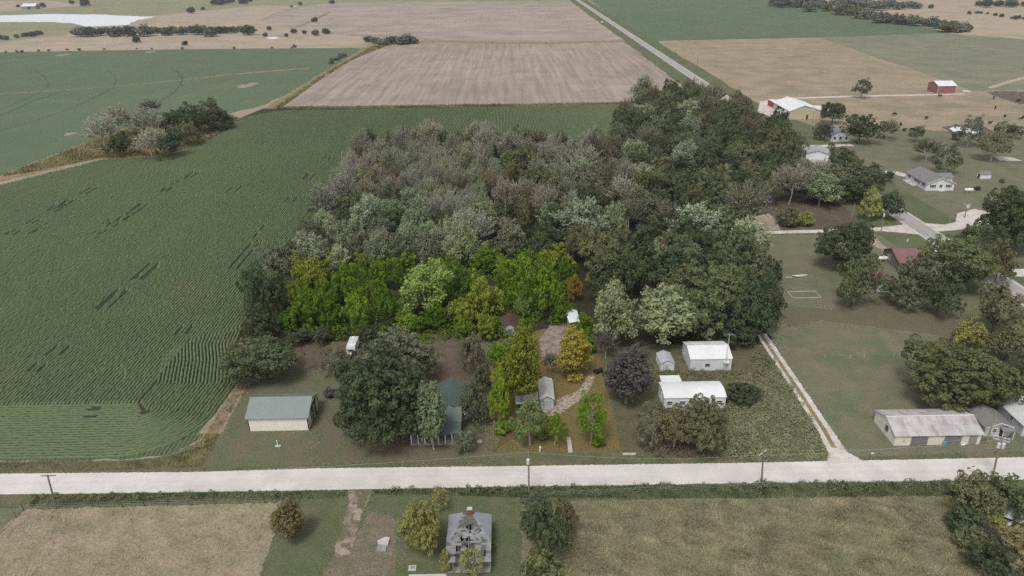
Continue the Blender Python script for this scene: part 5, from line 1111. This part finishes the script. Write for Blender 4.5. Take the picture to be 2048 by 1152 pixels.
# fences
def fence(name, label, line, step, h, pm, wires=3, px=True, wm=None, pr=.05, jit=.06):
    P_ = [np.asarray(G(*q) if px else q, float)[:2] for q in line]; o = P_[0]; r = root(name, label, 'fence', o); rr = random.Random(7)
    posts = []
    for a, b in zip(P_[:-1], P_[1:]):
        L = np.linalg.norm(b-a); n = max(1, int(L/step))
        posts += [a+(b-a)*i/n for i in range(n)]
    posts.append(P_[-1])
    me = MB().tube((0, 0, -.2), (0, 0, h), pr, pr*.85, 6).build('post', pm, r); base = True
    for p in posts:
        if base: q = me; base = False
        else: q = me.copy(); COL.objects.link(q); q.parent = r
        q.location = (p[0]-o[0], p[1]-o[1], 0); q.rotation_euler = (rr.gauss(0, jit), rr.gauss(0, jit), 0)
    for k in range(wires):
        m = MB(); z = h*(.92-.3*k)
        for a, b in zip(posts[:-1], posts[1:]): m.tube((a[0]-o[0], a[1]-o[1], z), (b[0]-o[0], b[1]-o[1], z), .012, n=4, cap=False)
        m.build('wire', wm or WIRE, r)
    return r
fence('field_fence', 'dark post and wire fence along the roadside edge of the hayfield', [(48, 1021), (200, 1016), (380, 1011), (530, 1008)], 3.4, 1.15, plain('rusty_post', S(88, 70, 60), .9, .3))
fence('field_fence', 'post and wire fence running south from the hayfield corner', [(48, 1021), (33, 1036), (0, 1066), (-40, 1100)], 3.0, 1.15, plain('old_fence_post', S(110, 92, 80), .9, .3))
fence('white_fence', 'sparse white posts across the mown lawn', [(1648, 718), (1700, 717), (1728, 716), (1786, 716), (1797, 715), (1824, 715)], 3.2, .95, GREYWHITE, 1)
fence('pasture_fence', 'fence of small posts between the road verge and the tall grass', [(1060, 996), (1523, 975), (1900, 970)], 5, 1.1, GREYWOOD)
fence('pasture_fence', 'long fence line between the two right hand pastures', [(1640, 76), (1800, 131), (1940, 181)], 9, 1.3, GREYWOOD, 2, pr=.09)
fence('cattle_pen', 'dark pipe fence of the cattle pens at the right edge', [(1975, 187), (2040, 192), (2110, 190)], 4, 1.6, BLACK, 3, pr=.09, wm=BLACK)
# propane tanks
def tank(px, py, L, label, ang=0.0):
    r = root('propane_tank', label, 'propane tank', G(px, py), ang); R = .52
    pr = [(0, -L/2-.3), (R*.5, -L/2-.24), (R*.86, -L/2-.1), (R, -L/2+.05), (R, L/2-.05), (R*.86, L/2+.1), (R*.5, L/2+.24), (0, L/2+.3)]
    m = MB().lathe(pr, 14); m.v = [(z, y, x+.95) for x, y, z in m.v]; m.build('tank', TANKW, r, smooth=True)
    MB().lathe([(.2, 0), (.2, .22), (.14, .28), (0, .3)], 10, (0, 0, 1.42)).build('valve_dome', TANKW, r)
    for s in (-1, 1): MB().box(s*L*.32-.1, s*L*.32+.1, -.35, .35, 0, .56).build('leg', CONC, r)
tank(1937, 385, 2.6, 'white propane tank on the lawn right of the ranch house')
tank(1765, 523, 2.3, 'white propane tank left of the red roofed house')
# cattle
HIDE = leaf_mat('cow_hide', 1, 1, 0)
def cow_mesh(name, graze):
    me = bpy.data.meshes.new('sk'); V, E_, R_ = [], [], []
    def add(p, r, par=None):
        V.append(p); R_.append(r)
        if par is not None: E_.append((par, len(V)-1))
        return len(V)-1
    hip = add((-.62, 0, 1.12), (.27, .33)); mid = add((0, 0, 1.06), (.33, .40), hip); sh = add((.55, 0, 1.1), (.25, .36), mid)
    nk = add((.88, 0, 1.12 if not graze else .95), (.17, .2), sh); hd = add((1.16, 0, 1.28 if not graze else .45), (.13, .15), nk); add((1.42, 0, 1.12 if not graze else .2), (.085, .09), hd)
    rump = add((-.85, 0, 1.18), (.12, .16), hip); t = add((-.95, 0, .95), (.03, .03), rump); add((-.96, 0, .5), (.025, .03), t)
    for s in (-1, 1):
        k = add((.5, s*.17, .72), (.12, .13), sh); k2 = add((.53, s*.18, .4), (.07, .07), k); add((.5, s*.18, .02), (.06, .06), k2)
        k = add((-.62, s*.18, .78), (.15, .17), hip); k2 = add((-.76, s*.18, .45), (.075, .075), k); add((-.68, s*.18, .02), (.06, .06), k2)
        add((1.08, s*.2, 1.38 if not graze else .56), (.04, .05), hd)
    me.from_pydata(V, E_, []); o = bpy.data.objects.new('sk', me); COL.objects.link(o)
    md = o.modifiers.new('s', 'SKIN'); md.use_smooth_shade = True
    for i, v in enumerate(me.skin_vertices[0].data if me.skin_vertices else []): pass
    if not me.skin_vertices: me.attributes
    sv = me.skin_vertices[0].data if len(me.skin_vertices) else None
    if sv:
        for i, r in enumerate(R_): sv[i].radius = r
        sv[0].use_root = True
    o.modifiers.new('u', 'SUBSURF').levels = 1
    dg = bpy.context.evaluated_depsgraph_get(); dg.update(); out = bpy.data.meshes.new_from_object(o.evaluated_get(dg)); out.name = name
    bpy.data.objects.remove(o); a = out.attributes.new('rnd', 'FLOAT', 'FACE'); out.materials.clear(); out.materials.append(HIDE); return out
CM = [cow_mesh('cow', True), cow_mesh('cow', False)]
for i, (x, y, g, an, col, l) in enumerate([(1788, 231, 1, 0.1, 'k', 'black cow grazing nearest the lone pasture tree'), (1852, 239, 0, .4, 'k', 'black cow standing left of the farm pond'), (1801, 252, 0, 1.4, 'k', 'black cow at the half bare tree, upper one'), (1808, 263, 0, .3, 'k', 'black cow below the half bare tree, facing right'), (1824, 262, 1, 2.8, 'k', 'black cow grazing beside the small pasture tree'),
      (1783, 266, 1, .5, 'k', 'black cow in the shade of the half bare tree'), (1987, 198, 0, 1.2, 'k', 'black cow at the corner of the muddy yard'), (1990, 218, 0, 1.0, 'k', 'black cow in the open pasture below the muddy yard'), (2009, 235, 1, .7, 'k', 'black cow grazing right of the brown and white cow'), (2045, 238, 0, .8, 'k', 'black cow at the right edge of the pasture'),
      (1979, 249, 0, .1, 'k', 'black cow standing by the pond trees'), (1966, 233, 0, 1.5, 'w', 'pale brown and white cow in the pasture'), (2036, 204, 0, .05, 'k', 'dark cow lying in the churned mud'), (1879, 194, 1, 0., 'k', 'dark cow grazing in front of the red barn'), (2040, 239, 1, 3.0, 'b', 'small brown calf next to the cow at the right edge')]):
    o = link('cow', CM[0 if g else 1], None); p = G(x, y); o.location = (p[0], p[1], 0); o.rotation_euler = (0, 0, an); k = .75 if col == 'b' else 1.12; o.scale = (k, k, k)
    o.color = {'k': (.014, .013, .013, 1), 'w': (.42, .36, .3, 1), 'b': (.09, .05, .035, 1)}[col]; tag(o, l, 'cow', 'cattle in the pasture')
# small things
def put(name, label, cat, px, py, parts, ang=0.0, group=None):
    r = root(name, label, cat, G(px, py), ang, group)
    for nm, mb, mt in parts: mb.build(nm, mt, r)
    return r
bar = [(0, 0), (.28, 0), (.30, .1), (.31, .45), (.30, .8), (.28, .9), (0, .9)]
put('barrel', 'blue plastic barrel standing against the long barn', 'barrel', 1888, 892, [('drum', MB().lathe(bar, 14), BLUE), ('rim', MB().lathe([(.29, .88), (.315, .88), (.315, .93), (.29, .93)], 14), BLUE)])
put('scrap_pile', 'small pile of pale scrap boards by the barn door', 'scrap', 1930, 890, [('board', MB().box(-.8, .5, -.1, .12, .0, .1), WHITE), ('board', MB().prism([(-.2, .1), (1.0, .12), (1.0, .2), (-.2, .2)], -.35, -.15, 1), GREYWOOD)], .3)
put('mailbox', 'weathered mailbox post at the mouth of the gravel lane', 'mailbox', 1742, 918, [('post', MB().box(-.06, .06, -.06, .06, 0, 1.05), GREYWOOD), ('box', MB().prism([(-.12, 1.06), (.12, 1.06), (.12, 1.22), (0, 1.3), (-.12, 1.22)], -.26, .26, 0), GALV)])
put('yard_sign', 'small white board sign on the grass by the highway', 'sign', 1814, 487, [('board', MB().box(-.5, .5, -.03, .03, .4, 1.4), WHITE), ('post', MB().box(-.45, -.38, .032, .09, 0, 1.3), GREYWOOD), ('post', MB().box(.38, .45, .032, .09, 0, 1.3), GREYWOOD)], .6)
put('utility_box', 'white upright cabinet beside the tree by the highway', 'cabinet', 1866, 514, [('body', MB().box(-.5, .5, -.4, .4, 0, 1.7), TANKW), ('lid', MB().box(-.55, .55, -.45, .45, 1.702, 1.8), TANKW), ('door', MB().box(-.42, .42, -.43, -.402, .1, 1.6), WHITE)])
put('sandbox_frame', 'low white rectangular frame on the east lawn', 'frame', 1608, 590, [('rail', MB().box(-3.6, 3.6, -1.9, -1.8, 0, .12), GREYWHITE), ('rail', MB().box(-3.6, 3.6, 1.8, 1.9, 0, .12), GREYWHITE), ('rail', MB().box(-3.6, -3.5, -1.74, 1.74, 0, .12), GREYWHITE), ('rail', MB().box(3.5, 3.6, -1.74, 1.74, 0, .12), GREYWHITE)])
m = MB(); rr_ = random.Random(2); dp_ = []
for i in range(7): x = rr_.uniform(-2.6, 2.6); y = rr_.uniform(-.8, .8); dp_.append(('board', MB().box(x-.9, x+.8, y-.2, y+.2, .02+.04*i, .06+.04*i), GREYWHITE if i % 2 else CREAM2))
put('board_pile', 'scattered pale boards lying on the east lawn', 'boards', 1593, 553, dp_)
put('yard_ornament', 'small white post standing on a stone pad in front of the barn', 'post', 556, 893, [('pad', MB().box(-.5, .5, -.25, .25, 0, .12), CONC), ('post', MB().tube((.0, 0, .12), (0, 0, 1.2), .09, .07, 8), WHITE), ('cap', MB().lathe([(.13, 1.2), (.11, 1.28), (0, 1.34)], 8), WHITE)])
put('septic_lid', 'round pale concrete lid on the leaves right of the porch', 'lid', 959, 884, [('disc', MB().lathe([(0, 0), (.5, 0), (.5, .14), (.44, .18), (0, .18)], 18), CONC), ('handle', MB().box(-.12, .12, -.03, .03, .181, .22), GALV)])
put('well_cover', 'square pale concrete well cover on the south lawn', 'well cover', 825, 1138, [('slab', MB().box(-.55, .55, -.45, .45, 0, .22), CONC), ('hatch', MB().box(-.28, .28, -.24, .24, .222, .3), STONE)])
put('concrete_block', 'broken pale concrete slabs on the scuffed ground', 'concrete slabs', 766, 1090, [('slab', MB().prism([(-.7, -.2), (.8, -.4), (.9, 1.1), (.1, 1.2), (-.9, .5)], 0, .35, 2), CONC), ('slab', MB().prism([(-.8, -1.4), (.7, -1.5), (.6, -.5), (-.7, -.4)], 0, .22, 2), STONE)])
put('rock', 'pale flat rock beside the yellow green tree', 'rock', 806, 1060, [('stone', MB().lathe([(0, 0), (.42, .02), (.36, .2), (.18, .3), (0, .32)], 7), CONC)])
put('pavement_slab', 'two pale concrete slabs on the verge at the lot corner', 'slabs', 1258, 909, [('slab', MB().box(-1.15, -.02, -.25, .25, 0, .12), CONC), ('slab', MB().box(.02, 1.15, -.25, .25, 0, .12), CONC)])
wk = root('walkway', 'grey concrete slab walk leading from the verge to the lot', 'walkway', G(1141, 906))
for i in range(7): MB().box(-.38, .38, .02+i*.62, .60+i*.62, 0, .09+.01*(i % 2)).build('slab', CONC, wk)
put('water_hydrant', 'small pale hydrant near the walk at the front of the lot', 'hydrant', 1080, 903, [('pipe', MB().tube((0, 0, 0), (0, 0, .8), .13, .12, 8), TANKW), ('head', MB().lathe([(.17, .8), (.19, .9), (.12, 1.02), (0, 1.06)], 8), TANKW), ('spout', MB().tube((.1, 0, .75), (.3, 0, .68), .05, n=6), TANKW)])
q = root('garden_tractor', 'dark small tractor parked under the edge tree of the lot', 'tractor', G(1197, 746), .5)
MB().prism([(-.9, .4), (.9, .4), (.9, .9), (.2, 1.0), (-.1, .75), (-.9, .75)], -.35, .35, 1).build('body', plain('dark_tractor', S(56, 48, 46), .6), q, bevel=.04); MB().box(-.7, -.25, -.25, .25, .752, .9).build('seat', BLACK, q); MB().tube((.1, 0, .9), (-.1, 0, 1.25), .02, n=5).build('steering_column', GALV, q)
for x, ry in ((-.6, .42), (.65, .28)):
    for s in (-1, 1): MB().tube((x, s*.4-.1, ry), (x, s*.4+.1, ry), ry, n=12).build('wheel', BLACK, q)
def car(px, py, col, label, ang):
    r = root('parked_car', label, 'car', G(px, py), ang)
    MB().prism([(-2.2, .35), (2.2, .35), (2.25, .75), (1.3, .92), (-2.1, .95), (-2.25, .7)], -.86, .86, 1).build('body', col, r, bevel=.06)
    MB().prism([(-1.7, .94), (1.1, .92), (.45, 1.42), (-1.2, 1.45)], -.74, .74, 1).build('cabin', GLASS, r, bevel=.05); MB().prism([(-1.2, 1.455), (.42, 1.43), (.4, 1.48), (-1.15, 1.5)], -.7, .7, 1).build('roof', col, r)
    for x in (-1.35, 1.4):
        for s in (-1, 1): t = MB().tube((x, s*.82-.1, .33), (x, s*.82+.1, .33), .33, n=14).build('wheel', BLACK, r); MB().tube((x, s*.93, .33), (x, s*.935, .33), .19, n=10).build('hub_cap', GALV, t)
    for s in (-1, 1): MB().box(2.2, 2.27, s*.6-.15, s*.6+.15, .6, .75).build('headlight', PORC, r); MB().box(-2.27, -2.2, s*.6-.15, s*.6+.15, .65, .8).build('tail_light', REDBOX, r)
car(1497, 443, plain('dark_red_car_paint', S(110, 44, 42), .35, .1, 1, .5), 'dark red car parked under the trees in the clearing', .3)
car(797, 702, plain('white_car_paint', S(214, 218, 222), .3, .05, 1, .5), 'white car hidden under the broad oak', 1.3)
car(1488, 230, plain('silver_car_paint', S(190, 192, 196), .3, .05, 1, .5), 'pale car glimpsed between trees near the farm yard', .8) if False else None
# junk in the clearing
jk = [('tarp', 'crumpled light blue tarp among junk in the clearing', BLUE, 1291, 428, 1.6), ('junk_heap', 'grey heap of scrap among junk in the clearing', GREYWOOD, 1286, 441, 1.9), ('white_drum', 'white drum lying in the junk clearing', WHITE, 1306, 447, .8), ('tarp', 'pale tarp spread at the left end of the gravel lane', GREYWHITE, 1284, 455, 2.4), ('white_bucket', 'white bucket beside the gravel lane end', WHITE, 1295, 444, .7)]
for nm, l, mt, x, y, s in jk:
    rr_ = random.Random(hash(l) % 99 if False else len(l)); m = MB(); n = 9; rings = [(1.0, 0), (.9, .25), (.55, .5), (.18, .62)]
    for q_, (k_, z_) in enumerate(rings):
        for i in range(n): t = 6.283*i/n; w_ = rr_.uniform(.75, 1.2); m.v.append((s*k_*w_*math.cos(t), s*k_*w_*math.sin(t), s*z_*rr_.uniform(.7, 1.2) if z_ else 0))
    for q_ in range(3):
        for i in range(n): j = (i+1) % n; m.f.append((q_*n+i, q_*n+j, (q_+1)*n+j, (q_+1)*n+i))
    m.f.append(tuple(3*n+i for i in range(n))); o = m.build(nm, mt); p = G(x, y); o.location = (p[0], p[1], 0); tag(o, l, 'junk')
# fallen logs by the clump
for i, (x, y, a_, L, l) in enumerate([(190, 300, .5, 7, 'pale fallen log at the left foot of the clump'), (200, 304, -.4, 6, 'forked grey log lying across the fallen log'), (218, 306, .1, 8, 'long dark fallen branch in front of the clump')]):
    r = root('fallen_log', l, 'log', G(x, y), a_); MB().tube((-L/2, 0, .3), (L/2, 0, .35), .28, .16, 8).build('trunk', PALEBARK if i < 2 else BARK, r); MB().tube((L*.15, 0, .35), (L*.4, 1.2, .9), .12, .05, 6).build('branch', PALEBARK if i < 2 else BARK, r); MB().tube((-L*.1, 0, .35), (L*.05, -1.0, .8), .1, .04, 6).build('branch', BARK, r)
for i, (x, y, L, W_, a_, z_, l) in enumerate([(2012, 1050, 3.6, .5, .35, .5, 'pale fallen board leaning through the thicket'), (2040, 1034, 4.2, 2.6, -.6, .7, 'pale weathered roof sheet in the thicket at the right edge'), (2044, 1096, 2.0, .4, .3, .4, 'short pale board at the right edge of the thicket')]):
    r = MB().box(-L/2, L/2, -W_/2, W_/2, 0, .06).build('fallen_sheet' if W_ > 1 else 'fallen_board', GREYWHITE); p = G(x, y, z_); r.location = (p[0], p[1], z_); r.rotation_euler = (.12, .1, a_); tag(r, l, 'board')
p0 = G(818, 1150); p1 = G(893, 1148)
MB().box(p0[0], p1[0], p0[1]-.6, p0[1], 0, .12).build('concrete_walk', CONC)['kind'] = 'structure'
put('roadside_marker', 'small white reflector block beside the far highway', 'marker', 1204, 45, [('block', MB().box(-1.1, 1.1, -.8, .8, 0, 1.2), WHITE), ('cap', MB().box(-1.2, 1.2, -.9, .9, 1.202, 1.35), WHITE)])
put('water_trough', 'pale oval water trough right of the red barn', 'trough', 1932, 184.5, [('basin', MB().lathe([(0, 0), (2.6, 0), (2.7, .7), (2.5, .7), (2.4, .2), (0, .2)], 18), GALV)])
# ------------------------------------------------------------------ CROP ROWS, GRASSES, WEEDS (uncountable stuff)
BEAN = ground_mat('bean_leaves', S(100, 114, 84), S(105, 117, 84), S(113, 119, 86), .012, .05, 1.2, .2, cut=(.5, .75))
EDGE = [G(*q) for q in ((410, 862), (440, 815), (475, 768), (477, 720), (472, 690), (490, 650), (520, 600), (560, 520), (600, 450), (660, 370), (700, 310), (740, 270))]
ey = np.array([p[1] for p in EDGE]); ex = np.array([p[0] for p in EDGE])
def xe(Y): return np.interp(Y, ey, ex)
yb, rad0 = 102.0, 14.0; yc = yb+rad0
GAPS = [((60, 470), (82, 458)), ((120, 417), (135, 408)), ((97, 423), (112, 412)), ((207, 449), (222, 442)), ((222, 449), (236, 442)), ((100, 425), (138, 401)), ((112, 425), (152, 401)), ((14, 470), (28, 463)), ((28, 471), (42, 463)), ((53, 449), (66, 442)), ((67, 449), (80, 442)),
        ((162, 390), (181, 378)), ((173, 390), (195, 377)), ((187, 468), (202, 461)), ((201, 469), (217, 461)), ((215, 455), (224, 447)), ((228, 455), (238, 448)), ((233, 444), (246, 434)), ((248, 443), (262, 433)), ((252, 432), (284, 408)), ((265, 432), (299, 409)), ((321, 386), (333, 377)), ((335, 384), (346, 376)), ((345, 371), (360, 362)), ((370, 360), (385, 346)), ((382, 357), (398, 346)),
        ((454, 387), (468, 375)), ((470, 386), (483, 374)), ((458, 539), (503, 488)), ((474, 540), (520, 488)), ((268, 560), (302, 529)), ((284, 561), (318, 529)), ((196, 620), (238, 581)), ((222, 616), (255, 582)), ((97, 711), (117, 693)), ((120, 711), (137, 697)), ((56, 744), (76, 729)), ((79, 744), (95, 731)), ((645, 320), (654, 313)), ((656, 322), (664, 315)), ((607, 362), (618, 348)), ((620, 362), (630, 348)), ((572, 405), (580, 396)), ((588, 405), (594, 396)),
        ((352, 670), (366, 655)), ((374, 667), (385, 654)), ((180, 819), (198, 819)), ((170, 834), (190, 834)), ((520, 462), (530, 452)), ((506, 478), (516, 468))]
gw = [(G(*a), G(*b)) for a, b in GAPS]
def in_gap(X, Y):
    r = np.zeros(len(X), bool)
    for a, b in gw:
        d = b[:2]-a[:2]; L2 = d @ d; t = np.clip(((X-a[0])*d[0]+(Y-a[1])*d[1])/L2, 0, 1)
        r |= (X-a[0]-t*d[0])**2+(Y-a[1]-t*d[1])**2 < .50**2
    return r | inside(WEEDY, X, Y) | ~inside(FIELD_A, X, Y)
WEEDY = [G(*q) for q in ((-60, 372), (0, 352), (200, 276), (330, 226), (455, 228), (480, 236), (455, 262), (400, 290), (330, 314), (190, 320), (150, 326), (80, 344), (0, 366), (-60, 386))]
FIELD_A = [G(*q) for q in ((-300, 935), (330, 935), (420, 880), (500, 760), (520, 600), (640, 400), (800, 286), (1240, 270), (1300, 222), (1290, 207.5), (1100, 213), (900, 216), (552, 223), (470, 239), (452, 262), (400, 290), (330, 313), (260, 314), (200, 322), (0, 372), (-400, 520))]
RV, RF = [], []
rr = np.random.default_rng(21)
def ridge(pts, wd=.58, hh=.62):
    """one bean row: a lumpy crest of leaves along pts"""
    pts = np.asarray(pts); n = len(pts)
    if n < 3: return
    t = np.gradient(pts, axis=0); t /= np.linalg.norm(t, axis=1)[:, None]+1e-9; nn = np.stack([-t[:, 1], t[:, 0]], 1)
    wd = wd*(1-.26*np.abs(t[:, 0])); hh = hh*(1-.34*np.abs(t[:, 0])); w_ = wd/2*(1+rr.normal(0, .12, n)); h_ = hh*(1+rr.normal(0, .13, n)); c = pts+nn*rr.normal(0, .03, n)[:, None]
    gp = in_gap(pts[:, 0], pts[:, 1]); h_[gp] = .04; h_[0] = h_[-1] = .04
    prof = [(-1.0, .08), (-.72, .72), (.0, 1.0), (.72, .72), (1.0, .08)]
    V = np.stack([np.concatenate([c+nn*(a*w_)[:, None], (b*h_)[:, None]], 1) for a, b in prof], 1)
    k = sum(len(v) for v in RV); keep = ~(gp[:-1] & gp[1:])
    i = np.arange(n-1)[keep]
    F = np.concatenate([np.stack([k+i*5+j, k+i*5+j+1, k+(i+1)*5+j+1, k+(i+1)*5+j], 1) for j in range(4)])
    RV.append(V.reshape(-1, 3)); RF.append(F)
NB = 22
for k in range(NB):                               # headland: rows follow the road, sweep round the corner and run up the wood edge
    yk = yb+.4+k*.76; rk = rad0-.4-k*.76; x_c = float(xe(yc))-rad0
    a = np.stack([np.arange(-124, x_c-.3, .55), np.full(len(np.arange(-124, x_c-.3, .55)), yk)], 1)
    if rk > .8:
        th = np.linspace(-math.pi/2, 0, max(4, int(rk*1.6/.55))); arc = np.stack([x_c+rk*np.cos(th), yc+rk*np.sin(th)], 1)
    else: arc = np.zeros((0, 2)); a = a[a[:, 0] < x_c+rk]
    Yn = np.arange(max(yc, yk)+.5, 150-.5*k, .6); east = np.stack([xe(Yn)-.4-k*.76-(6*np.exp(-((Yn-140)/12)**2) if False else 0), Yn], 1)
    if rk > .8: ridge(np.concatenate([a, arc, east]))
    else:
        ridge(a); ridge(east)
x = 84.0
while x > -330:
    s = .6 if x > -140 else .9
    if x > -60: s = 1.2
    y1 = 425.0; ys = np.concatenate([np.arange(yb+NB*.76-.25, 330, s), np.arange(330, y1, 1.2)])
    ys = ys[((x < xe(ys)-NB*.76-.2) | ((x < xe(ys)-.3) & (ys > 150+.5*(x-xe(ys))/.76)) | (ys > 330.5)) & (x > -ys*.86-6) & ((x < -60) | (ys > 318))]
    if len(ys) > 3: ridge(np.stack([np.full(len(ys), x), ys], 1))
    x -= .76
SOILROW = sheet('bean_soil', [(-126, yb+.5, 0), (float(xe(yc))-rad0, yb+.5, 0), (float(xe(yc))-3, yb+5, 0)]+[(xe(y)+.2, y, 0) for y in np.arange(yc, 330, 6)]+[(60, 330, 0), (82, 410, 0), (-140, 417, 0), tuple(G(470, 240)), tuple(G(400, 291)), tuple(G(330, 314)), tuple(G(200, 323)), tuple(G(0, 373)), tuple(G(-120, 420))], SOIL, 'dark soil between the bean rows', 3, 0, px=False, z=BEANS_A.data.vertices[0].co.z+.002)
tag(link('bean_rows', np_mesh('bean_rows', np.concatenate(RV), np.concatenate(RF)), BEAN), 'long parallel rows of leafy green soybeans', kind='stuff')
G_DRY = grass_mat('dry_hay_blades', S(176, 162, 136), S(164, 153, 126), S(148, 144, 116)); G_RANK = grass_mat('rank_grass_blades', S(158, 150, 120), S(138, 139, 106), S(166, 154, 128), .06)
G_GREEN = grass_mat('green_grass_blades', S(104, 114, 80), S(112, 118, 88), S(124, 118, 90)); G_YEL = grass_mat('yellow_weed_blades', S(140, 130, 90), S(122, 122, 84), S(160, 142, 110)); G_MIX = grass_mat('verge_blades', S(112, 118, 84), S(124, 120, 92), S(100, 112, 74))
grass('dry_grass', 'dry tan grass of the hayfield at the lower left', [(-40, 1062), (52, 1022), (545, 1008), (548, 1062), (522, 1140), (480, 1240), (-100, 1240)], 42, (.1, .3), .09, G_DRY, .8, 1, sw=1.3)
grass('tall_grass', 'tall wind laid grass at the lower right', [(1150, 1006), (1500, 1000), (1900, 992), (2120, 990), (2200, 1240), (1060, 1240), (1120, 1120)], 52, (.22, .58), .09, G_RANK, .65, 2, sw=1.5)
grass('verge_grass', 'green grass and weeds of the south ditch', [(62, 992), (380, 986), (690, 984), (690, 997), (400, 1004), (60, 1014)], 70, (.2, .6), .09, G_GREEN, .5, 3, sw=1.2)
grass('verge_grass', 'green grass and weeds of the ditch by the ruined house and tall field', [(746, 982), (1020, 976), (1500, 969), (1940, 964), (1940, 992), (1500, 998), (1040, 996), (746, 988)], 80, (.3, .8), .09, G_GREEN, .5, 4, sw=1.2)
grass('verge_grass', 'ragged grass between the beans and the gravel road', [(-60, 926), (240, 925), (330, 916), (400, 892), (416, 868), (440, 870), (405, 934), (200, 942), (-60, 945)], 60, (.15, .5), .09, G_YEL, .6, 5, sw=1.2)
grass('weed_strip', 'tall yellowish weeds between the far bean field and the stubble', [(540, 224), (556, 212), (650, 148), (748, 92), (772, 92), (700, 122), (640, 160), (566, 214)], 6, (.5, 1.6), .35, G_YEL, .4, 6, sw=6)
grass('weed_strip', 'yellowish weeds round the clump in the beans', [(0, 354), (200, 278), (330, 228), (455, 230), (478, 236), (450, 262), (400, 290), (330, 312), (190, 318), (80, 342)], 7, (.4, 1.2), .3, G_YEL, .4, 7, sw=6)
grass('weed_strip', 'grassy edge below the stubble field', [(545, 221), (700, 218), (900, 215), (1100, 212), (1250, 209), (1250, 205), (1100, 208), (900, 210.5), (700, 213), (548, 215)], 7, (.4, 1.2), .3, G_MIX, .4, 8, sw=6)
WEEDLEAF = leaf_mat('weed_leaves', .7, 1.3, .3)
c_ = lambda r, g, b, k=1.5: tuple(v*k for v in S(r, g, b)[:3])+(1,)
weeds('weeds', 'pale green waist high weeds right of the mobile home', [(1460, 790), (1500, 735), (1555, 735), (1600, 800), (1655, 918), (1440, 918), (1450, 830)], 1.15, (.3, 1.1), (.4, 1.3), 70, WEEDLEAF, 11, leaf=.15, color=c_(122, 125, 96, 1.45))
weeds('weeds', 'low weeds round the shop and shed', [(1290, 745), (1400, 745), (1500, 745), (1510, 700), (1555, 730), (1500, 775), (1330, 775), (1290, 770)], 1.6, (.4, .8), (.4, 1.0), 40, WEEDLEAF, 12, leaf=.17, color=c_(108, 108, 82, 1.4))
weeds('weeds', 'dull weeds in front of the mobile home', [(1285, 850), (1440, 860), (1450, 920), (1290, 918)], 1.3, (.35, .8), (.3, .9), 34, WEEDLEAF, 13, leaf=.18, color=c_(104, 98, 78, 1.4))
weeds('weeds', 'green weeds along the south ditch', [(770, 983), (1020, 977), (1500, 970), (1900, 965), (1900, 985), (1500, 990), (1040, 990), (770, 986)], .9, (.35, .8), (.4, 1.0), 34, WEEDLEAF, 14, leaf=.2, color=c_(92, 102, 76, 1.4))
weeds('weeds', 'green weeds along the west part of the south ditch', [(62, 993), (380, 987), (690, 985), (690, 993), (380, 997), (62, 1003)], .8, (.3, .7), (.3, .8), 34, WEEDLEAF, 15, leaf=.2, color=c_(96, 108, 74, 1.4))
weeds('weeds', 'dark low weeds along the edge of the green roofed barn yard', [(402, 886), (445, 830), (480, 780), (488, 785), (450, 840), (415, 900)], .5, (.3, .6), (.2, .6), 26, WEEDLEAF, 16, leaf=.18, color=c_(110, 104, 76, 1.4))
weeds('undergrowth', 'brushy undergrowth along the wood edge by the beans', [(478, 700), (474, 690), (492, 650), (522, 600), (562, 520), (602, 450), (662, 370), (702, 310), (742, 272), (770, 276), (700, 380), (640, 470), (590, 560), (560, 640), (520, 690)], .16, (.8, 1.8), (.8, 2.4), 70, WEEDLEAF, 17, leaf=.36, color=c_(70, 74, 50, 1.5))
weeds('undergrowth', 'brushy undergrowth on the far side of the wood', [(742, 300), (800, 290), (1000, 294), (1230, 290), (1230, 306), (1000, 310), (800, 306)], .08, (.9, 2.0), (1.0, 2.6), 60, WEEDLEAF, 18, leaf=.42, color=c_(76, 78, 56, 1.5))
weeds('undergrowth', 'green saplings and brush filling the bright grove', [(560, 655), (590, 590), (625, 530), (1140, 520), (1150, 640), (1060, 660), (985, 690), (560, 668)], .13, (.9, 2.0), (1.0, 3.0), 80, WEEDLEAF, 19, leaf=.34, color=c_(76, 94, 34, 1.5))
grass('verge_grass', 'straw and weeds on the flattened strip by the bean field', [(398, 892), (424, 846), (452, 806), (478, 768), (492, 768), (470, 810), (440, 860), (416, 900)], 26, (.2, .6), .1, G_YEL, .7, 21, sw=1.0)
# ------------------------------------------------------------------ HAZE
hz = bpy.data.materials.new('haze'); hz.use_nodes = True; t_ = hz.node_tree; t_.nodes.clear()
o_ = t_.nodes.new('ShaderNodeOutputMaterial'); v_ = t_.nodes.new('ShaderNodeVolumePrincipled')
v_.inputs['Color'].default_value = (.93, .95, 1, 1); v_.inputs['Density'].default_value = .00013; v_.inputs['Anisotropy'].default_value = .3
t_.links.new(v_.outputs[0], o_.inputs['Volume'])
hb = MB().box(-4700, 4700, -500, 7200, -1.2, 84).build('haze', hz); tag(hb, 'thin pale haze over the fields', kind='stuff')
